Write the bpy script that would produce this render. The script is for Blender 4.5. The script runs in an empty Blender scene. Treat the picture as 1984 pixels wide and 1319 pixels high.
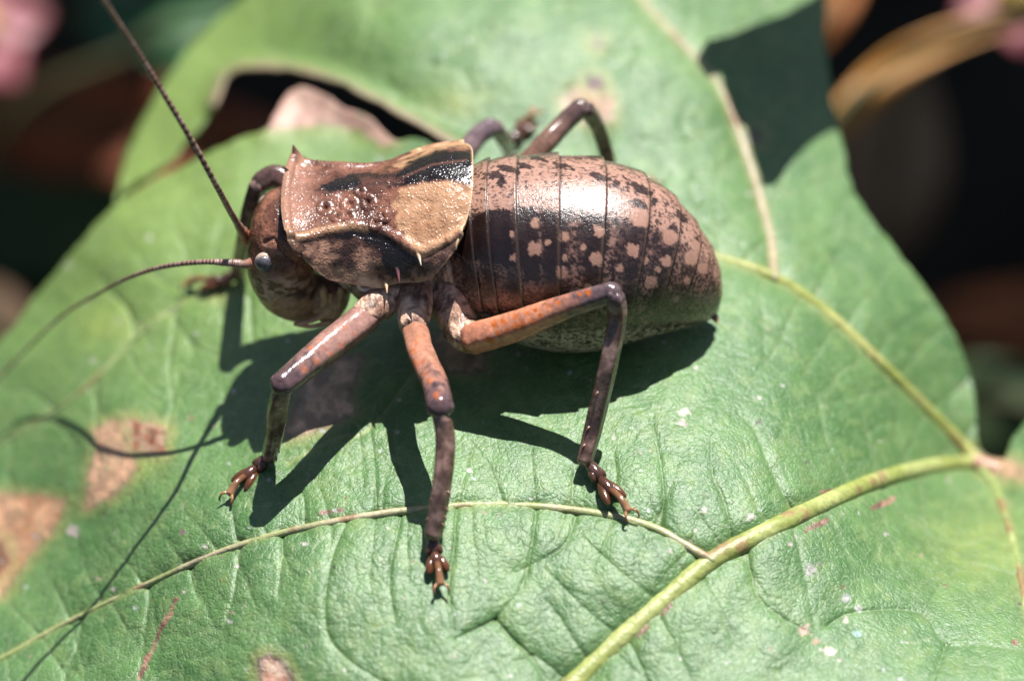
import bpy, math, random
import numpy as np
from mathutils import Vector, Matrix

random.seed(7)
RS = np.random.RandomState(11)
SC = bpy.context.scene
COL = SC.collection

# ------------------------------------------------------------------ camera, sky, sun, exposure
# one unit is one centimetre; the leaf lies near z = 0, x runs to the right, y away from the camera
TH = math.radians(42.0)
DIST, FPX, CX, CY = 50.0, 9000.0, 992.0, 659.5
ST, CT = math.sin(TH), math.cos(TH)
CAM = np.array([0.0, -DIST * CT, DIST * ST])
FWD = np.array([0.0, CT, -ST])
UPV = np.array([0.0, ST, CT])
cam = bpy.data.cameras.new('camera')
cam.sensor_width = 36.0
cam.lens = 36.0 * FPX / 1984.0
cam.clip_start, cam.clip_end = 0.5, 2000.0
cam.dof.use_dof = True
cam.dof.focus_distance = DIST - 1.4
cam.dof.aperture_fstop = (cam.lens * 0.001) / 1.5
camo = bpy.data.objects.new('camera', cam)
camo.location = CAM
camo.rotation_euler = (math.pi / 2 - TH, 0, 0)
COL.objects.link(camo)
SC.camera = camo

SUN = np.array([0.17, 0.33, 1.0])
SUN = SUN / np.linalg.norm(SUN)
w = bpy.data.worlds.new('World')
SC.world = w
w.use_nodes = True
nt = w.node_tree
sky = nt.nodes.new('ShaderNodeTexSky')
sky.sky_type = 'NISHITA'
sky.sun_disc = False
sky.sun_elevation = math.asin(SUN[2])
sky.sun_rotation = math.atan2(SUN[0], SUN[1])
nt.links.new(sky.outputs[0], nt.nodes['Background'].inputs[0])
nt.nodes['Background'].inputs[1].default_value = 0.05
sl = bpy.data.lights.new('sun', 'SUN')
sl.energy = 5.0
sl.angle = math.radians(0.5)
sl.color = (1.0, 0.99, 0.965)
so = bpy.data.objects.new('sun', sl)
so.rotation_euler = Vector(SUN).to_track_quat('Z', 'Y').to_euler()
so.location = (10, 30, 60)
COL.objects.link(so)
vs = SC.view_settings
vs.view_transform = 'Standard'
vs.look = 'None'
vs.exposure = 1.03
vs.gamma = 1.0
vs.use_curve_mapping = False


# ------------------------------------------------------------------ geometry helpers
def ray(px, py):
    px = np.asarray(px, float); py = np.asarray(py, float)
    d = np.zeros(np.broadcast(px, py).shape + (3,))
    d += FWD
    d[..., 0] += (px - CX) / FPX
    d += ((CY - py) / FPX)[..., None] * UPV
    return d


def atz(px, py, z):                       # point seen at (px, py) at height z
    d = ray(px, py)
    k = (np.asarray(z, float) - CAM[2]) / d[..., 2]
    return CAM + d * k[..., None]


def aty(px, py, y):                       # point seen at (px, py) in the upright plane y
    d = ray(px, py)
    k = (np.asarray(y, float) - CAM[1]) / d[..., 1]
    return CAM + d * k[..., None]


def atd(px, py, dep):                     # point dep behind the centre of the picture
    d = ray(px, py)
    return CAM + d * (DIST + np.asarray(dep, float))[..., None]


def pix(p):
    q = p - CAM
    dep = q @ FWD
    return CX + FPX * q[..., 0] / dep, CY - FPX * (q @ UPV) / dep


def hash3(i, j, k, seed):
    n = (i * 73856093) ^ (j * 19349663) ^ (k * 83492791) ^ (seed * 2654435761 & 0x7fffffff)
    n = (n ^ (n >> 13)) * 1274126177 & 0x7fffffff
    n = (n ^ (n >> 16)) * 668265263 & 0x7fffffff
    return ((n ^ (n >> 15)) & 0xffff) / 65535.0


def vnoise(p, s, seed=0):                 # value noise 0..1
    q = np.asarray(p, float) * s + 1000.0
    f = np.floor(q).astype(np.int64)
    t = q - f
    t = t * t * (3 - 2 * t)
    r = 0
    for a in (0, 1):
        for b in (0, 1):
            for c in (0, 1):
                wgt = (t[:, 0] if a else 1 - t[:, 0]) * (t[:, 1] if b else 1 - t[:, 1]) * (t[:, 2] if c else 1 - t[:, 2])
                r = r + wgt * hash3(f[:, 0] + a, f[:, 1] + b, f[:, 2] + c, seed)
    return r


def fbm(p, s, seed=0, o=3):
    r, a, tot = 0, 1.0, 0
    for k in range(o):
        r = r + a * vnoise(p, s * 2 ** k, seed + k * 17)
        tot += a
        a *= 0.55
    return r / tot


def sstep(a, b, x):
    t = np.clip((x - a) / (b - a), 0, 1)
    return t * t * (3 - 2 * t)


def seg_dist(px, py, pts):                # distance to a polyline, and how far along it
    best = np.full(px.shape, 1e9)
    al = np.zeros(px.shape)
    n = len(pts) - 1
    for i in range(n):
        ax, ay = pts[i][:2]; bx, by = pts[i + 1][:2]
        vx, vy = bx - ax, by - ay
        t = np.clip(((px - ax) * vx + (py - ay) * vy) / (vx * vx + vy * vy + 1e-9), 0, 1)
        d = np.hypot(px - ax - t * vx, py - ay - t * vy)
        m = d < best
        best = np.where(m, d, best)
        al = np.where(m, (i + t) / n, al)
    return best, al


def inside(px, py, poly):
    r = np.zeros(px.shape, bool)
    n = len(poly)
    for i in range(n):
        x1, y1 = poly[i]; x2, y2 = poly[(i + 1) % n]
        if y1 == y2:
            continue
        c = ((y1 > py) != (y2 > py)) & (px < (x2 - x1) * (py - y1) / (y2 - y1) + x1)
        r ^= c
    return r


def sdist(px, py, poly):                  # signed distance, positive inside
    d, _ = seg_dist(px, py, list(poly) + [poly[0]])
    return np.where(inside(px, py, poly), d, -d)


def crom(P, n):                           # smooth resampling of control rows, uniform Catmull-Rom
    P = np.asarray(P, float)
    m = len(P)
    t = np.linspace(0, m - 1, n)
    i = np.minimum(t.astype(int), m - 2)
    f = (t - i)
    f = f.reshape((-1,) + (1,) * (P.ndim - 1))
    p0 = P[np.maximum(i - 1, 0)]; p1 = P[i]; p2 = P[i + 1]; p3 = P[np.minimum(i + 2, m - 1)]
    p0 = np.where((i == 0).reshape(f.shape), 2 * p1 - p2, p0)
    p3 = np.where((i == m - 2).reshape(f.shape), 2 * p2 - p1, p3)
    return 0.5 * (2 * p1 + (p2 - p0) * f + (2 * p0 - 5 * p1 + 4 * p2 - p3) * f ** 2 + (3 * p1 - p0 - 3 * p2 + p3) * f ** 3)


def smooth_line(pts, n):
    return crom(np.array(pts, float), n)


def mesh(name, V, F, mat, parent=None, cols=None, smooth=True, data=None):
    """One mesh object; V world points, F an (n, 3|4) array."""
    V = np.asarray(V, float)
    if parent is not None:
        o = np.array(WORLD[parent.name])
        V = V - o
    me = bpy.data.meshes.new(name)
    F = np.asarray(F, dtype=np.int32)
    k = F.shape[1]
    me.vertices.add(len(V))
    me.vertices.foreach_set('co', V.astype(np.float32).ravel())
    me.loops.add(F.size)
    me.loops.foreach_set('vertex_index', F.ravel())
    me.polygons.add(len(F))
    me.polygons.foreach_set('loop_start', np.arange(0, F.size, k, dtype=np.int32))
    try:
        me.polygons.foreach_set('loop_total', np.full(len(F), k, dtype=np.int32))
    except Exception:
        pass
    if smooth:
        me.polygons.foreach_set('use_smooth', np.ones(len(F), bool))
    me.update(calc_edges=True)
    me.validate()
    if cols is not None:
        a = me.color_attributes.new('Col', 'FLOAT_COLOR', 'POINT')
        c = np.ones((len(V), 4), np.float32)
        c[:, :3] = cols[:, :3]
        if cols.shape[1] > 3:
            c[:, 3] = cols[:, 3]
        a.data.foreach_set('color', c.ravel())
    me.materials.append(mat)
    ob = bpy.data.objects.new(name, me)
    COL.objects.link(ob)
    if parent is not None:
        ob.parent = parent
        WORLD[ob.name] = WORLD[parent.name]
    else:
        WORLD[ob.name] = (0, 0, 0)
    return ob


WORLD = {}


def thing(name, label, cat, loc, group=None, kind=None):
    e = bpy.data.objects.new(name, None)
    e.empty_display_size = 0.3
    e.location = loc
    COL.objects.link(e)
    WORLD[e.name] = tuple(loc)
    e['label'] = label
    e['category'] = cat
    if group:
        e['group'] = group
    if kind:
        e['kind'] = kind
    return e


def grid_faces(nu, nv, wrap=False, off=0):
    a = np.arange(nu * nv).reshape(nu, nv) + off
    if wrap:
        b = np.concatenate([a, a[:, :1]], 1)
    else:
        b = a
    return np.stack([b[:-1, :-1], b[1:, :-1], b[1:, 1:], b[:-1, 1:]], -1).reshape(-1, 4)


def tube(pts, rad, n=40, seg=18, cap=True, squash=None):
    """Swept tube. Returns V, F, t, phi."""
    P = crom(np.asarray(pts, float), n)
    R = np.interp(np.linspace(0, 1, n), np.linspace(0, 1, len(rad)), rad) if len(rad) != n else np.asarray(rad, float)
    if len(rad) == len(pts):
        R = crom(np.asarray(rad, float)[:, None], n)[:, 0]
    t = np.linspace(0, 1, n)
    if cap:
        d0 = P[0] - P[1]; d0 /= np.linalg.norm(d0) + 1e-9
        d1 = P[-1] - P[-2]; d1 /= np.linalg.norm(d1) + 1e-9
        a = np.array([1.0, 0.8, 0.5, 0.2, 0.0]) * 1.0
        s = np.sqrt(np.clip(1 - a ** 2, 0, 1))
        s[0] = 0.03
        pre = P[0] + d0 * (a[:, None] * R[0] * 0.8)
        post = P[-1] + d1 * (a[::-1, None] * R[-1] * 0.8)
        P = np.concatenate([pre[:-1], P, post[1:]])
        R = np.concatenate([R[0] * s[:-1], R, R[-1] * s[::-1][1:]])
        t = np.concatenate([np.zeros(4), t, np.ones(4)])
    m = len(P)
    T = np.gradient(P, axis=0)
    T /= np.linalg.norm(T, axis=1)[:, None] + 1e-9
    N = np.zeros_like(P)
    ref = np.array([0, 0, 1.0])
    v = ref - T[0] * (ref @ T[0])
    if np.linalg.norm(v) < 0.1:
        v = np.array([0, 1.0, 0]) - T[0] * T[0][1]
    N[0] = v / np.linalg.norm(v)
    for i in range(1, m):
        v = N[i - 1] - T[i] * (N[i - 1] @ T[i])
        N[i] = v / (np.linalg.norm(v) + 1e-9)
    B = np.cross(T, N)
    ph = np.linspace(0, 2 * math.pi, seg, endpoint=False)
    V = P[:, None, :] + R[:, None, None] * (np.cos(ph)[None, :, None] * N[:, None, :] + np.sin(ph)[None, :, None] * B[:, None, :])
    F = grid_faces(m, seg, True)
    tt = np.repeat(t, seg)
    pp = np.tile(ph, m)
    return V.reshape(-1, 3), F, tt, pp


def blob(c, axes, nu=18, nv=14):
    """Ellipsoid with axis vectors (columns scaled)."""
    c = np.asarray(c, float)
    u = np.linspace(0, math.pi, nu)
    v = np.linspace(0, 2 * math.pi, nv, endpoint=False)
    U, W = np.meshgrid(u, v, indexing='ij')
    x = np.cos(U); y = np.sin(U) * np.cos(W); z = np.sin(U) * np.sin(W)
    y[0] = 1e-3 * np.cos(v); z[0] = 1e-3 * np.sin(v); y[-1] = y[0]; z[-1] = z[0]
    A = np.asarray(axes, float)
    V = c + x[..., None] * A[0] + y[..., None] * A[1] + z[..., None] * A[2]
    return V.reshape(-1, 3), grid_faces(nu, nv, True)


def join(parts):
    Vs, Fs, Cs, off = [], [], [], 0
    for p in parts:
        Vs.append(p[0]); Fs.append(p[1] + off); off += len(p[0])
        Cs.append(p[2])
    return np.concatenate(Vs), np.concatenate(Fs), np.concatenate(Cs)


def flat(n, c):
    return np.tile(np.array(c, float), (n, 1))


def lerp(a, b, m):
    a = np.asarray(a, float); b = np.asarray(b, float)
    m = np.asarray(m)[..., None]
    return a * (1 - m) + b * m


# ------------------------------------------------------------------ materials
def mat(name, rough=0.4, net=None, color=None, bumps=(), spec=0.5, tint=None, coat=0.0, transl=0.0, rvar=0.0, sss=0.0):
    """Principled with 'Col' (or a colour), bump layers (kind, scale, strength, distance), and slight colour grain."""
    m = bpy.data.materials.new(name)
    m.use_nodes = True
    n = m.node_tree.nodes; l = m.node_tree.links
    b = n['Principled BSDF']
    b.inputs['Roughness'].default_value = rough
    b.inputs['Specular IOR Level'].default_value = spec
    if coat:
        b.inputs['Coat Weight'].default_value = coat
        b.inputs['Coat Roughness'].default_value = 0.22
    if sss:
        b.inputs['Subsurface Weight'].default_value = sss
        b.inputs['Subsurface Radius'].default_value = (0.06, 0.03, 0.02)
    tc = n.new('ShaderNodeTexCoord')
    if color is None:
        at = n.new('ShaderNodeAttribute'); at.attribute_name = 'Col'
        src = at.outputs['Color']
    else:
        rg = n.new('ShaderNodeRGB'); rg.outputs[0].default_value = (*color, 1)
        src = rg.outputs[0]
    if tint:
        nz = n.new('ShaderNodeTexNoise')
        nz.inputs['Scale'].default_value = tint[0]; nz.inputs['Detail'].default_value = 4
        l.new(tc.outputs['Object'], nz.inputs['Vector'])
        mr = n.new('ShaderNodeMapRange')
        mr.inputs['From Min'].default_value = 0.3; mr.inputs['From Max'].default_value = 0.7
        mr.inputs['To Min'].default_value = 1 - tint[1]; mr.inputs['To Max'].default_value = 1 + tint[1]
        l.new(nz.outputs[0], mr.inputs[0])
        mx = n.new('ShaderNodeVectorMath'); mx.operation = 'MULTIPLY'
        l.new(src, mx.inputs[0]); l.new(mr.outputs[0], mx.inputs[1])
        src = mx.outputs[0]
    if net:                                # fine network of veinlets: (scale, width, colour, amount)
        wn = n.new('ShaderNodeTexNoise'); wn.inputs['Scale'].default_value = 5; wn.inputs['Detail'].default_value = 3
        l.new(tc.outputs['Object'], wn.inputs['Vector'])
        for sc_, wd_, cl_, am_ in net:
            wm = n.new('ShaderNodeVectorMath'); wm.operation = 'MULTIPLY_ADD'
            l.new(wn.outputs['Color'], wm.inputs[0]); wm.inputs[1].default_value = (1.0 / sc_,) * 3
            l.new(tc.outputs['Object'], wm.inputs[2])
            vo = n.new('ShaderNodeTexVoronoi'); vo.feature = 'DISTANCE_TO_EDGE'; vo.inputs['Scale'].default_value = sc_
            l.new(wm.outputs[0], vo.inputs['Vector'])
            mp = n.new('ShaderNodeMapRange'); mp.interpolation_type = 'SMOOTHSTEP'
            mp.inputs['From Max'].default_value = wd_; mp.inputs['To Min'].default_value = am_; mp.inputs['To Max'].default_value = 0
            l.new(vo.outputs['Distance'], mp.inputs[0])
            mc = n.new('ShaderNodeMix'); mc.data_type = 'RGBA'
            l.new(mp.outputs[0], mc.inputs['Factor']); l.new(src, mc.inputs['A'])
            mc.inputs['B'].default_value = (*cl_, 1)
            src = mc.outputs['Result']
    l.new(src, b.inputs['Base Color'])
    if rvar:
        nz = n.new('ShaderNodeTexNoise'); nz.inputs['Scale'].default_value = 9; nz.inputs['Detail'].default_value = 5
        l.new(tc.outputs['Object'], nz.inputs['Vector'])
        mr = n.new('ShaderNodeMapRange')
        mr.inputs['From Min'].default_value = 0.3; mr.inputs['From Max'].default_value = 0.7
        mr.inputs['To Min'].default_value = rough - rvar; mr.inputs['To Max'].default_value = rough + rvar
        l.new(nz.outputs[0], mr.inputs[0]); l.new(mr.outputs[0], b.inputs['Roughness'])
    prev = None
    for kind, scale, strength, dist in bumps:
        if kind == 'noise':
            t = n.new('ShaderNodeTexNoise'); t.inputs['Scale'].default_value = scale; t.inputs['Detail'].default_value = 4
            o = t.outputs[0]
        elif kind == 'edge':
            t = n.new('ShaderNodeTexVoronoi'); t.feature = 'DISTANCE_TO_EDGE'; t.inputs['Scale'].default_value = scale
            mp = n.new('ShaderNodeMapRange'); mp.interpolation_type = 'SMOOTHSTEP'
            mp.inputs['From Max'].default_value = 0.22
            l.new(t.outputs['Distance'], mp.inputs[0]); o = mp.outputs[0]
        elif kind == 'dot':
            t = n.new('ShaderNodeTexVoronoi'); t.inputs['Scale'].default_value = scale
            mp = n.new('ShaderNodeMapRange'); mp.interpolation_type = 'SMOOTHSTEP'
            mp.inputs['From Min'].default_value = 0.55; mp.inputs['From Max'].default_value = 0.0
            l.new(t.outputs['Distance'], mp.inputs[0]); o = mp.outputs[0]
        elif kind == 'wave':
            t = n.new('ShaderNodeTexWave'); t.inputs['Scale'].default_value = scale
            t.inputs['Distortion'].default_value = 6; t.inputs['Detail'].default_value = 3
            o = t.outputs[0]
        wv = n.new('ShaderNodeTexNoise'); wv.inputs['Scale'].default_value = scale * 0.35
        ma = n.new('ShaderNodeVectorMath'); ma.operation = 'MULTIPLY_ADD'
        l.new(tc.outputs['Object'], wv.inputs['Vector'])
        l.new(wv.outputs['Color'], ma.inputs[0])
        ma.inputs[1].default_value = (1.2 / scale,) * 3
        l.new(tc.outputs['Object'], ma.inputs[2])
        l.new(ma.outputs[0], t.inputs['Vector'])
        bp = n.new('ShaderNodeBump')
        bp.inputs['Strength'].default_value = strength
        bp.inputs['Distance'].default_value = dist
        l.new(o, bp.inputs['Height'])
        if prev:
            l.new(prev, bp.inputs['Normal'])
        prev = bp.outputs[0]
    if prev:
        l.new(prev, b.inputs['Normal'])
    if transl:
        tr = n.new('ShaderNodeBsdfTranslucent')
        vm = n.new('ShaderNodeVectorMath'); vm.operation = 'MULTIPLY'
        l.new(src, vm.inputs[0]); vm.inputs[1].default_value = (1.5, 1.5, 0.6)
        l.new(vm.outputs[0], tr.inputs['Color'])
        ms = n.new('ShaderNodeMixShader'); ms.inputs[0].default_value = transl
        l.new(b.outputs[0], ms.inputs[1]); l.new(tr.outputs[0], ms.inputs[2])
        l.new(ms.outputs[0], n['Material Output'].inputs['Surface'])
    return m


M_leaf = mat('leaf_green', 0.44, bumps=[('edge', 5.0, 0.16, 0.04), ('edge', 15.0, 0.38, 0.010), ('noise', 50, 0.6, 0.012), ('noise', 120, 0.6, 0.005)], tint=(5.0, 0.12), spec=0.75, net=[(16, .08, (.085, .14, .055), .25), (4.6, .030, (.19, .26, .13), .55), (1.9, .014, (.22, .28, .15), .6)], transl=0.12, rvar=0.05)
M_vein = mat('leaf_vein', 0.42, bumps=[('noise', 14, 0.5, 0.03), ('noise', 70, 0.3, 0.01)], tint=(12, 0.22))
M_abd = mat('abdomen_shell', 0.25, bumps=[('noise', 26, 0.30, 0.012), ('noise', 75, 0.6, 0.006)], spec=0.6, rvar=0.06)
M_pro = mat('pronotum_shell', 0.27, bumps=[('noise', 7.0, 0.35, 0.05), ('dot', 30, 0.55, 0.010), ('noise', 80, 0.2, 0.005)], tint=(20, 0.15))
M_head = mat('head_shell', 0.33, bumps=[('dot', 26, 0.45, 0.014), ('noise', 50, 0.35, 0.008)], tint=(18, 0.25))
M_soft = mat('soft_skin', 0.36, bumps=[('wave', 5.0, 0.28, 0.05), ('noise', 9, 0.6, 0.06), ('noise', 34, 0.5, 0.015)], tint=(14, 0.35))
M_leg = mat('leg_shell', 0.2, bumps=[('noise', 11, 0.25, 0.03), ('noise', 30, 0.22, 0.012), ('noise', 80, 0.25, 0.005)], tint=(22, 0.22))
M_tars = mat('tarsus_shell', 0.18, bumps=[('noise', 30, 0.25, 0.008)], tint=(12, 0.25))
M_ant = mat('antenna_shell', 0.33, bumps=[('noise', 60, 0.3, 0.005)])
M_eye = mat('eye_shell', 0.22, color=(0.075, 0.068, 0.078), bumps=[('dot', 90, 0.4, 0.004)], tint=(20, 0.5))
M_spine = mat('spine_shell', 0.28)

# ------------------------------------------------------------------ the ground far below
g = 60
gx, gy = np.meshgrid(np.linspace(-160, 160, 161), np.linspace(-160, 260, 211), indexing='ij')
gp = np.stack([gx.ravel(), gy.ravel(), np.zeros(gx.size)], 1)
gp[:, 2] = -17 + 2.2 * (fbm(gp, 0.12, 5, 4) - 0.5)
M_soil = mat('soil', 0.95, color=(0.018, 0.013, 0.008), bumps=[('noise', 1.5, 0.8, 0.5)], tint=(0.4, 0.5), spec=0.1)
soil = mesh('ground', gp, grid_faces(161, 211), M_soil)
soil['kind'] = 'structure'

# ------------------------------------------------------------------ the leaf the cricket stands on
NEAR_EDGE = [(-320, 980), (-160, 800), (0, 660), (60, 590), (130, 502), (190, 434), (240, 388), (300, 350), (380, 310), (450, 277), (515, 254), (535, 222), (560, 185), (592, 172),
             (630, 188), (672, 212), (720, 234), (768, 274), (800, 270), (850, 282), (905, 300)]
FAR_EDGE = [(905, 298), (830, 256), (740, 206), (660, 166), (600, 146), (520, 134), (462, 139), (437, 156), (420, 200), (396, 240), (352, 287), (318, 326), (232, 376)]
OUTLINE = [(225, 384), (240, 320), (270, 250), (320, 160), (390, 70), (470, 0), (560, -90), (700, -190), (900, -260), (1200, -280), (1450, -240), (1580, -120), (1596, 0),
           (1600, 100), (1615, 220), (1634, 300), (1655, 375), (1700, 442), (1760, 520), (1820, 600), (1862, 680), (1886, 760), (1894, 850), (1915, 884), (1950, 890),
           (1962, 850), (1990, 815), (2080, 740), (2200, 720), (2300, 900), (2300, 1300), (2150, 1560), (1700, 1640), (1100, 1640), (500, 1620), (0, 1560), (-260, 1350), (-350, 1120)]


def wav(pts, amp, seed, step=7):          # a slightly irregular margin
    P = np.array(pts, float)
    out = []
    for i in range(len(P) - 1):
        k = max(2, int(np.hypot(*(P[i + 1] - P[i])) / step))
        for j in range(k):
            out.append(P[i] + (P[i + 1] - P[i]) * j / k)
    out.append(P[-1])
    out = np.array(out)
    q = np.concatenate([out, np.zeros((len(out), 1))], 1)
    out[:, 0] += amp * (fbm(q, 0.03, seed) - 0.5) * 2
    out[:, 1] += amp * (fbm(q, 0.03, seed + 5) - 0.5) * 2
    return [tuple(x) for x in out]


NE = wav(smooth_line(NEAR_EDGE, 60), 5, 3)
FE = wav(smooth_line(FAR_EDGE, 50), 5, 8)
OL = wav(smooth_line(OUTLINE[:25] , 90), 5, 13) + OUTLINE[25:]
POLY = OL + NE[:0] + [(-320, 980)] + []
# whole outline: far lobe, right side, lower lobe, up the left margin to (225, 384)
left_margin = [p for p in NE if p[0] < 226][::1]
POLY = OL + left_margin
GAP = [p for p in NE if p[0] > 226] + FE      # the sinus between the two lobes

ZC = np.array([
    (1050, 690, 0), (1370, 650, -.02), (850, 1140, -.35), (1220, 1005, -.12), (447, 970, -.6), (440, 840, -.72), (520, 730, -.5), (700, 830, -.12), (620, 600, -.3), (365, 560, -.9), (900, 500, .0),
    (1100, 1319, -.8), (700, 1319, -.8), (300, 1319, -1.6), (0, 1319, -2.5), (0, 1050, -2.8), (0, 750, -2.7), (100, 580, -2.2), (230, 420, -1.4), (450, 290, -.6), (680, 250, -.2),
    (200, 830, -1.45), (60, 900, -2.4), (1500, 1200, -.65), (1984, 1319, -1.2), (1930, 1100, -1.6), (1890, 900, -2.5), (1700, 930, -1.1), (1500, 1020, -.3), (1700, 700, -1.1),
    (1850, 700, -2.0), (1500, 540, -.25), (1640, 330, -.8), (1590, 0, -.3), (1300, 150, .4), (1000, 60, .6), (700, 50, .35), (470, 0, -.6), (320, 160, -1.1), (240, 330, -1.5),
    (800, 260, .05), (1100, 300, .05), (-300, 1000, -3.6), (2250, 1100, -1.6), (1100, 1640, -1.2), (300, 1600, -2.2), (2000, 1600, -1.4), (900, -250, .2), (2100, 760, -1.8)], float)


def tps(c):
    P = c[:, :2] / 500.0
    n = len(P)
    r2 = ((P[:, None] - P[None]) ** 2).sum(-1)
    K = 0.5 * r2 * np.log(r2 + 1e-12) + np.eye(n) * 2e-3
    Q = np.concatenate([np.ones((n, 1)), P], 1)
    A = np.block([[K, Q], [Q.T, np.zeros((3, 3))]])
    s = np.linalg.solve(A, np.concatenate([c[:, 2], np.zeros(3)]))

    def f(px, py):
        X = np.stack([np.asarray(px, float).ravel(), np.asarray(py, float).ravel()], 1) / 500.0
        o = np.zeros(len(X))
        for i in range(n):
            d = ((X - P[i]) ** 2).sum(1)
            o += s[i] * 0.5 * d * np.log(d + 1e-12)
        o += s[n] + X @ s[n + 1:]
        return o.reshape(np.shape(px))
    return f


zsm = tps(ZC)
# veins, as lines over the blade
V1 = smooth_line([(1893, 896), (1800, 905), (1700, 931), (1600, 974), (1500, 1022), (1385, 1083), (1300, 1152), (1200, 1240), (1110, 1326), (1000, 1440), (900, 1560)], 70)
V2 = smooth_line([(1893, 893), (1800, 800), (1700, 702), (1600, 608), (1500, 540), (1390, 502), (1250, 470), (1100, 440)], 60)
V2B = smooth_line([(1500, 540), (1490, 455), (1445, 300), (1392, 172), (1340, 108), (1240, 0), (1180, -100), (1150, -200)], 50)
V3 = smooth_line([(1380, 1085), (1345, 1066), (1270, 1024), (1180, 999), (1060, 983), (940, 978), (820, 986), (720, 998), (600, 1020), (500, 1045), (400, 1080), (300, 1125), (200, 1172), (100, 1222), (0, 1277), (-120, 1330)], 90)
V4 = smooth_line([(1893, 900), (1925, 940), (1950, 1010), (1972, 1090), (1992, 1200), (2040, 1330)], 30)
V5 = smooth_line([(1893, 896), (1960, 925), (2060, 940), (2200, 950)], 20)
V6 = smooth_line([(470, 540), (400, 562), (340, 598), (262, 655), (182, 738), (110, 795), (30, 842), (-80, 900)], 40)
V7 = smooth_line([(820, 700), (715, 835), (650, 850), (560, 900)], 20)
rnd = random.Random(5)


def ladder(path, side, spacing, length, seed, curl=0.0, wander=.28, fork=.55):
    """Cross veins that leave a vein at intervals."""
    P = np.array(path)[:, :2]
    s = np.concatenate([[0], np.cumsum(np.hypot(*np.diff(P, axis=0).T))])
    r = random.Random(seed)
    out = []
    d = spacing * 0.6
    while d < s[-1] - 20:
        x = np.interp(d, s, P[:, 0]); y = np.interp(d, s, P[:, 1])
        x2 = np.interp(d + 5, s, P[:, 0]); y2 = np.interp(d + 5, s, P[:, 1])
        tx, ty = (x2 - x) / 5, (y2 - y) / 5
        a = math.atan2(ty, tx) + side * (math.pi / 2 + r.uniform(-.3, .15))
        L = length * r.uniform(.75, 1.2)
        pts = [(x, y)]
        k = 6
        for j in range(k):
            a += r.uniform(-wander, wander) + curl
            x += math.cos(a) * L / k; y += math.sin(a) * L / k
            pts.append((x, y))
        out.append(pts)
        if r.random() < fork:                      # a fork
            m = pts[3]
            b = a + r.choice([-1, 1]) * r.uniform(.7, 1.2)
            out.append([m, (m[0] + math.cos(b) * L * .2, m[1] + math.sin(b) * L * .2), (m[0] + math.cos(b + .3) * L * .36, m[1] + math.sin(b + .3) * L * .36)])
        d += spacing * r.uniform(.7, 1.3)
    return out


TERT = []
TERT += [[(470, 1047), (462, 1100), (452, 1160), (432, 1225)], [(290, 1130), (287, 1190), (272, 1310)], [(160, 1193), (152, 1250), (120, 1330)],
         [(675, 1008), (652, 1060), (636, 1120), (630, 1180), (640, 1240), (690, 1290), (760, 1330)], [(550, 1034), (546, 1090), (540, 1150)], [(370, 1092), (374, 1130), (390, 1170)],
         [(460, 1046), (452, 1000), (448, 960)], [(730, 998), (728, 930), (722, 860), (715, 830)], [(592, 1021), (588, 960), (560, 930)],
         [(885, 980), (880, 1060), (870, 1140), (880, 1240)], [(1040, 982), (1030, 1060), (1010, 1140), (960, 1200)], [(780, 992), (760, 1080), (755, 1130), (765, 1200)],
         [(1120, 990), (1090, 1060), (1000, 1110)], [(1280, 1028), (1286, 960), (1276, 880), (1262, 810)], [(1180, 998), (1195, 930), (1190, 880)], [(1540, 1002), (1500, 930), (1462, 840), (1440, 810)],
         [(1420, 1065), (1405, 980), (1380, 920), (1378, 850)], [(1445, 1048), (1470, 1160), (1560, 1225), (1600, 1250)], [(1600, 1215), (1640, 1190), (1720, 1182), (1790, 1192), (1832, 1252), (1900, 1250), (1990, 1268)],
         [(1985, 1122), (1880, 1098), (1820, 1140), (1790, 1192)], [(1832, 1252), (1800, 1340)], [(1650, 960), (1625, 900), (1600, 860), (1580, 760)], [(1215, 1230), (1260, 1330)],
         [(1700, 935), (1760, 1010), (1860, 1060), (1960, 1030)], [(960, 1200), (900, 1230), (880, 1240)], [(960, 1200), (1040, 1290), (1060, 1340)],
         [(190, 745), (188, 820), (195, 900)], [(345, 598), (330, 700), (335, 780)], [(485, 580), (490, 680), (480, 760)], [(262, 655), (250, 600), (200, 560)], [(110, 796), (60, 760), (0, 760)]]
N_HAND = len(TERT)
TERT += ladder(V3, -1, 78, 125, 31, 0, .10, .1) + ladder(V3, 1, 80, 120, 32, 0, .10, .1) + ladder(V1, 1, 80, 170, 33, 0, .10, .1) + ladder(V1, -1, 90, 190, 34, 0, .10, .1)
TERT += ladder(V2, 1, 75, 190, 3, .05) + ladder(V2, -1, 95, 150, 4)
TERT += ladder(V2B, -1, 85, 190, 5) + ladder(V2B, 1, 85, 230, 6, -.03)
TERT += ladder(V6, -1, 100, 140, 8) + ladder([(300, 700), (420, 760), (560, 800), (800, 850)], 1, 90, 120, 9)
TERT += ladder([(800, 240), (700, 120), (560, 40), (460, -40)], 1, 90, 220, 10) + ladder([(480, 420), (380, 430), (270, 490), (150, 590)], -1, 80, 170, 11)

STEP = 3.0
nx = int((2260 + 300) / STEP); ny = int((1620 + 230) / STEP)
LX, LY = np.meshgrid(-300 + STEP * np.arange(nx), -230 + STEP * np.arange(ny), indexing='ij')
lx, ly = LX.ravel().copy(), LY.ravel().copy()
inm = inside(lx, ly, POLY)
gin = inside(lx, ly, GAP)
# pull lattice points that lie close to the margin onto it, so that the edge is clean
EDGES = [POLY + [POLY[0]], GAP + [GAP[0]]]


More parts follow.
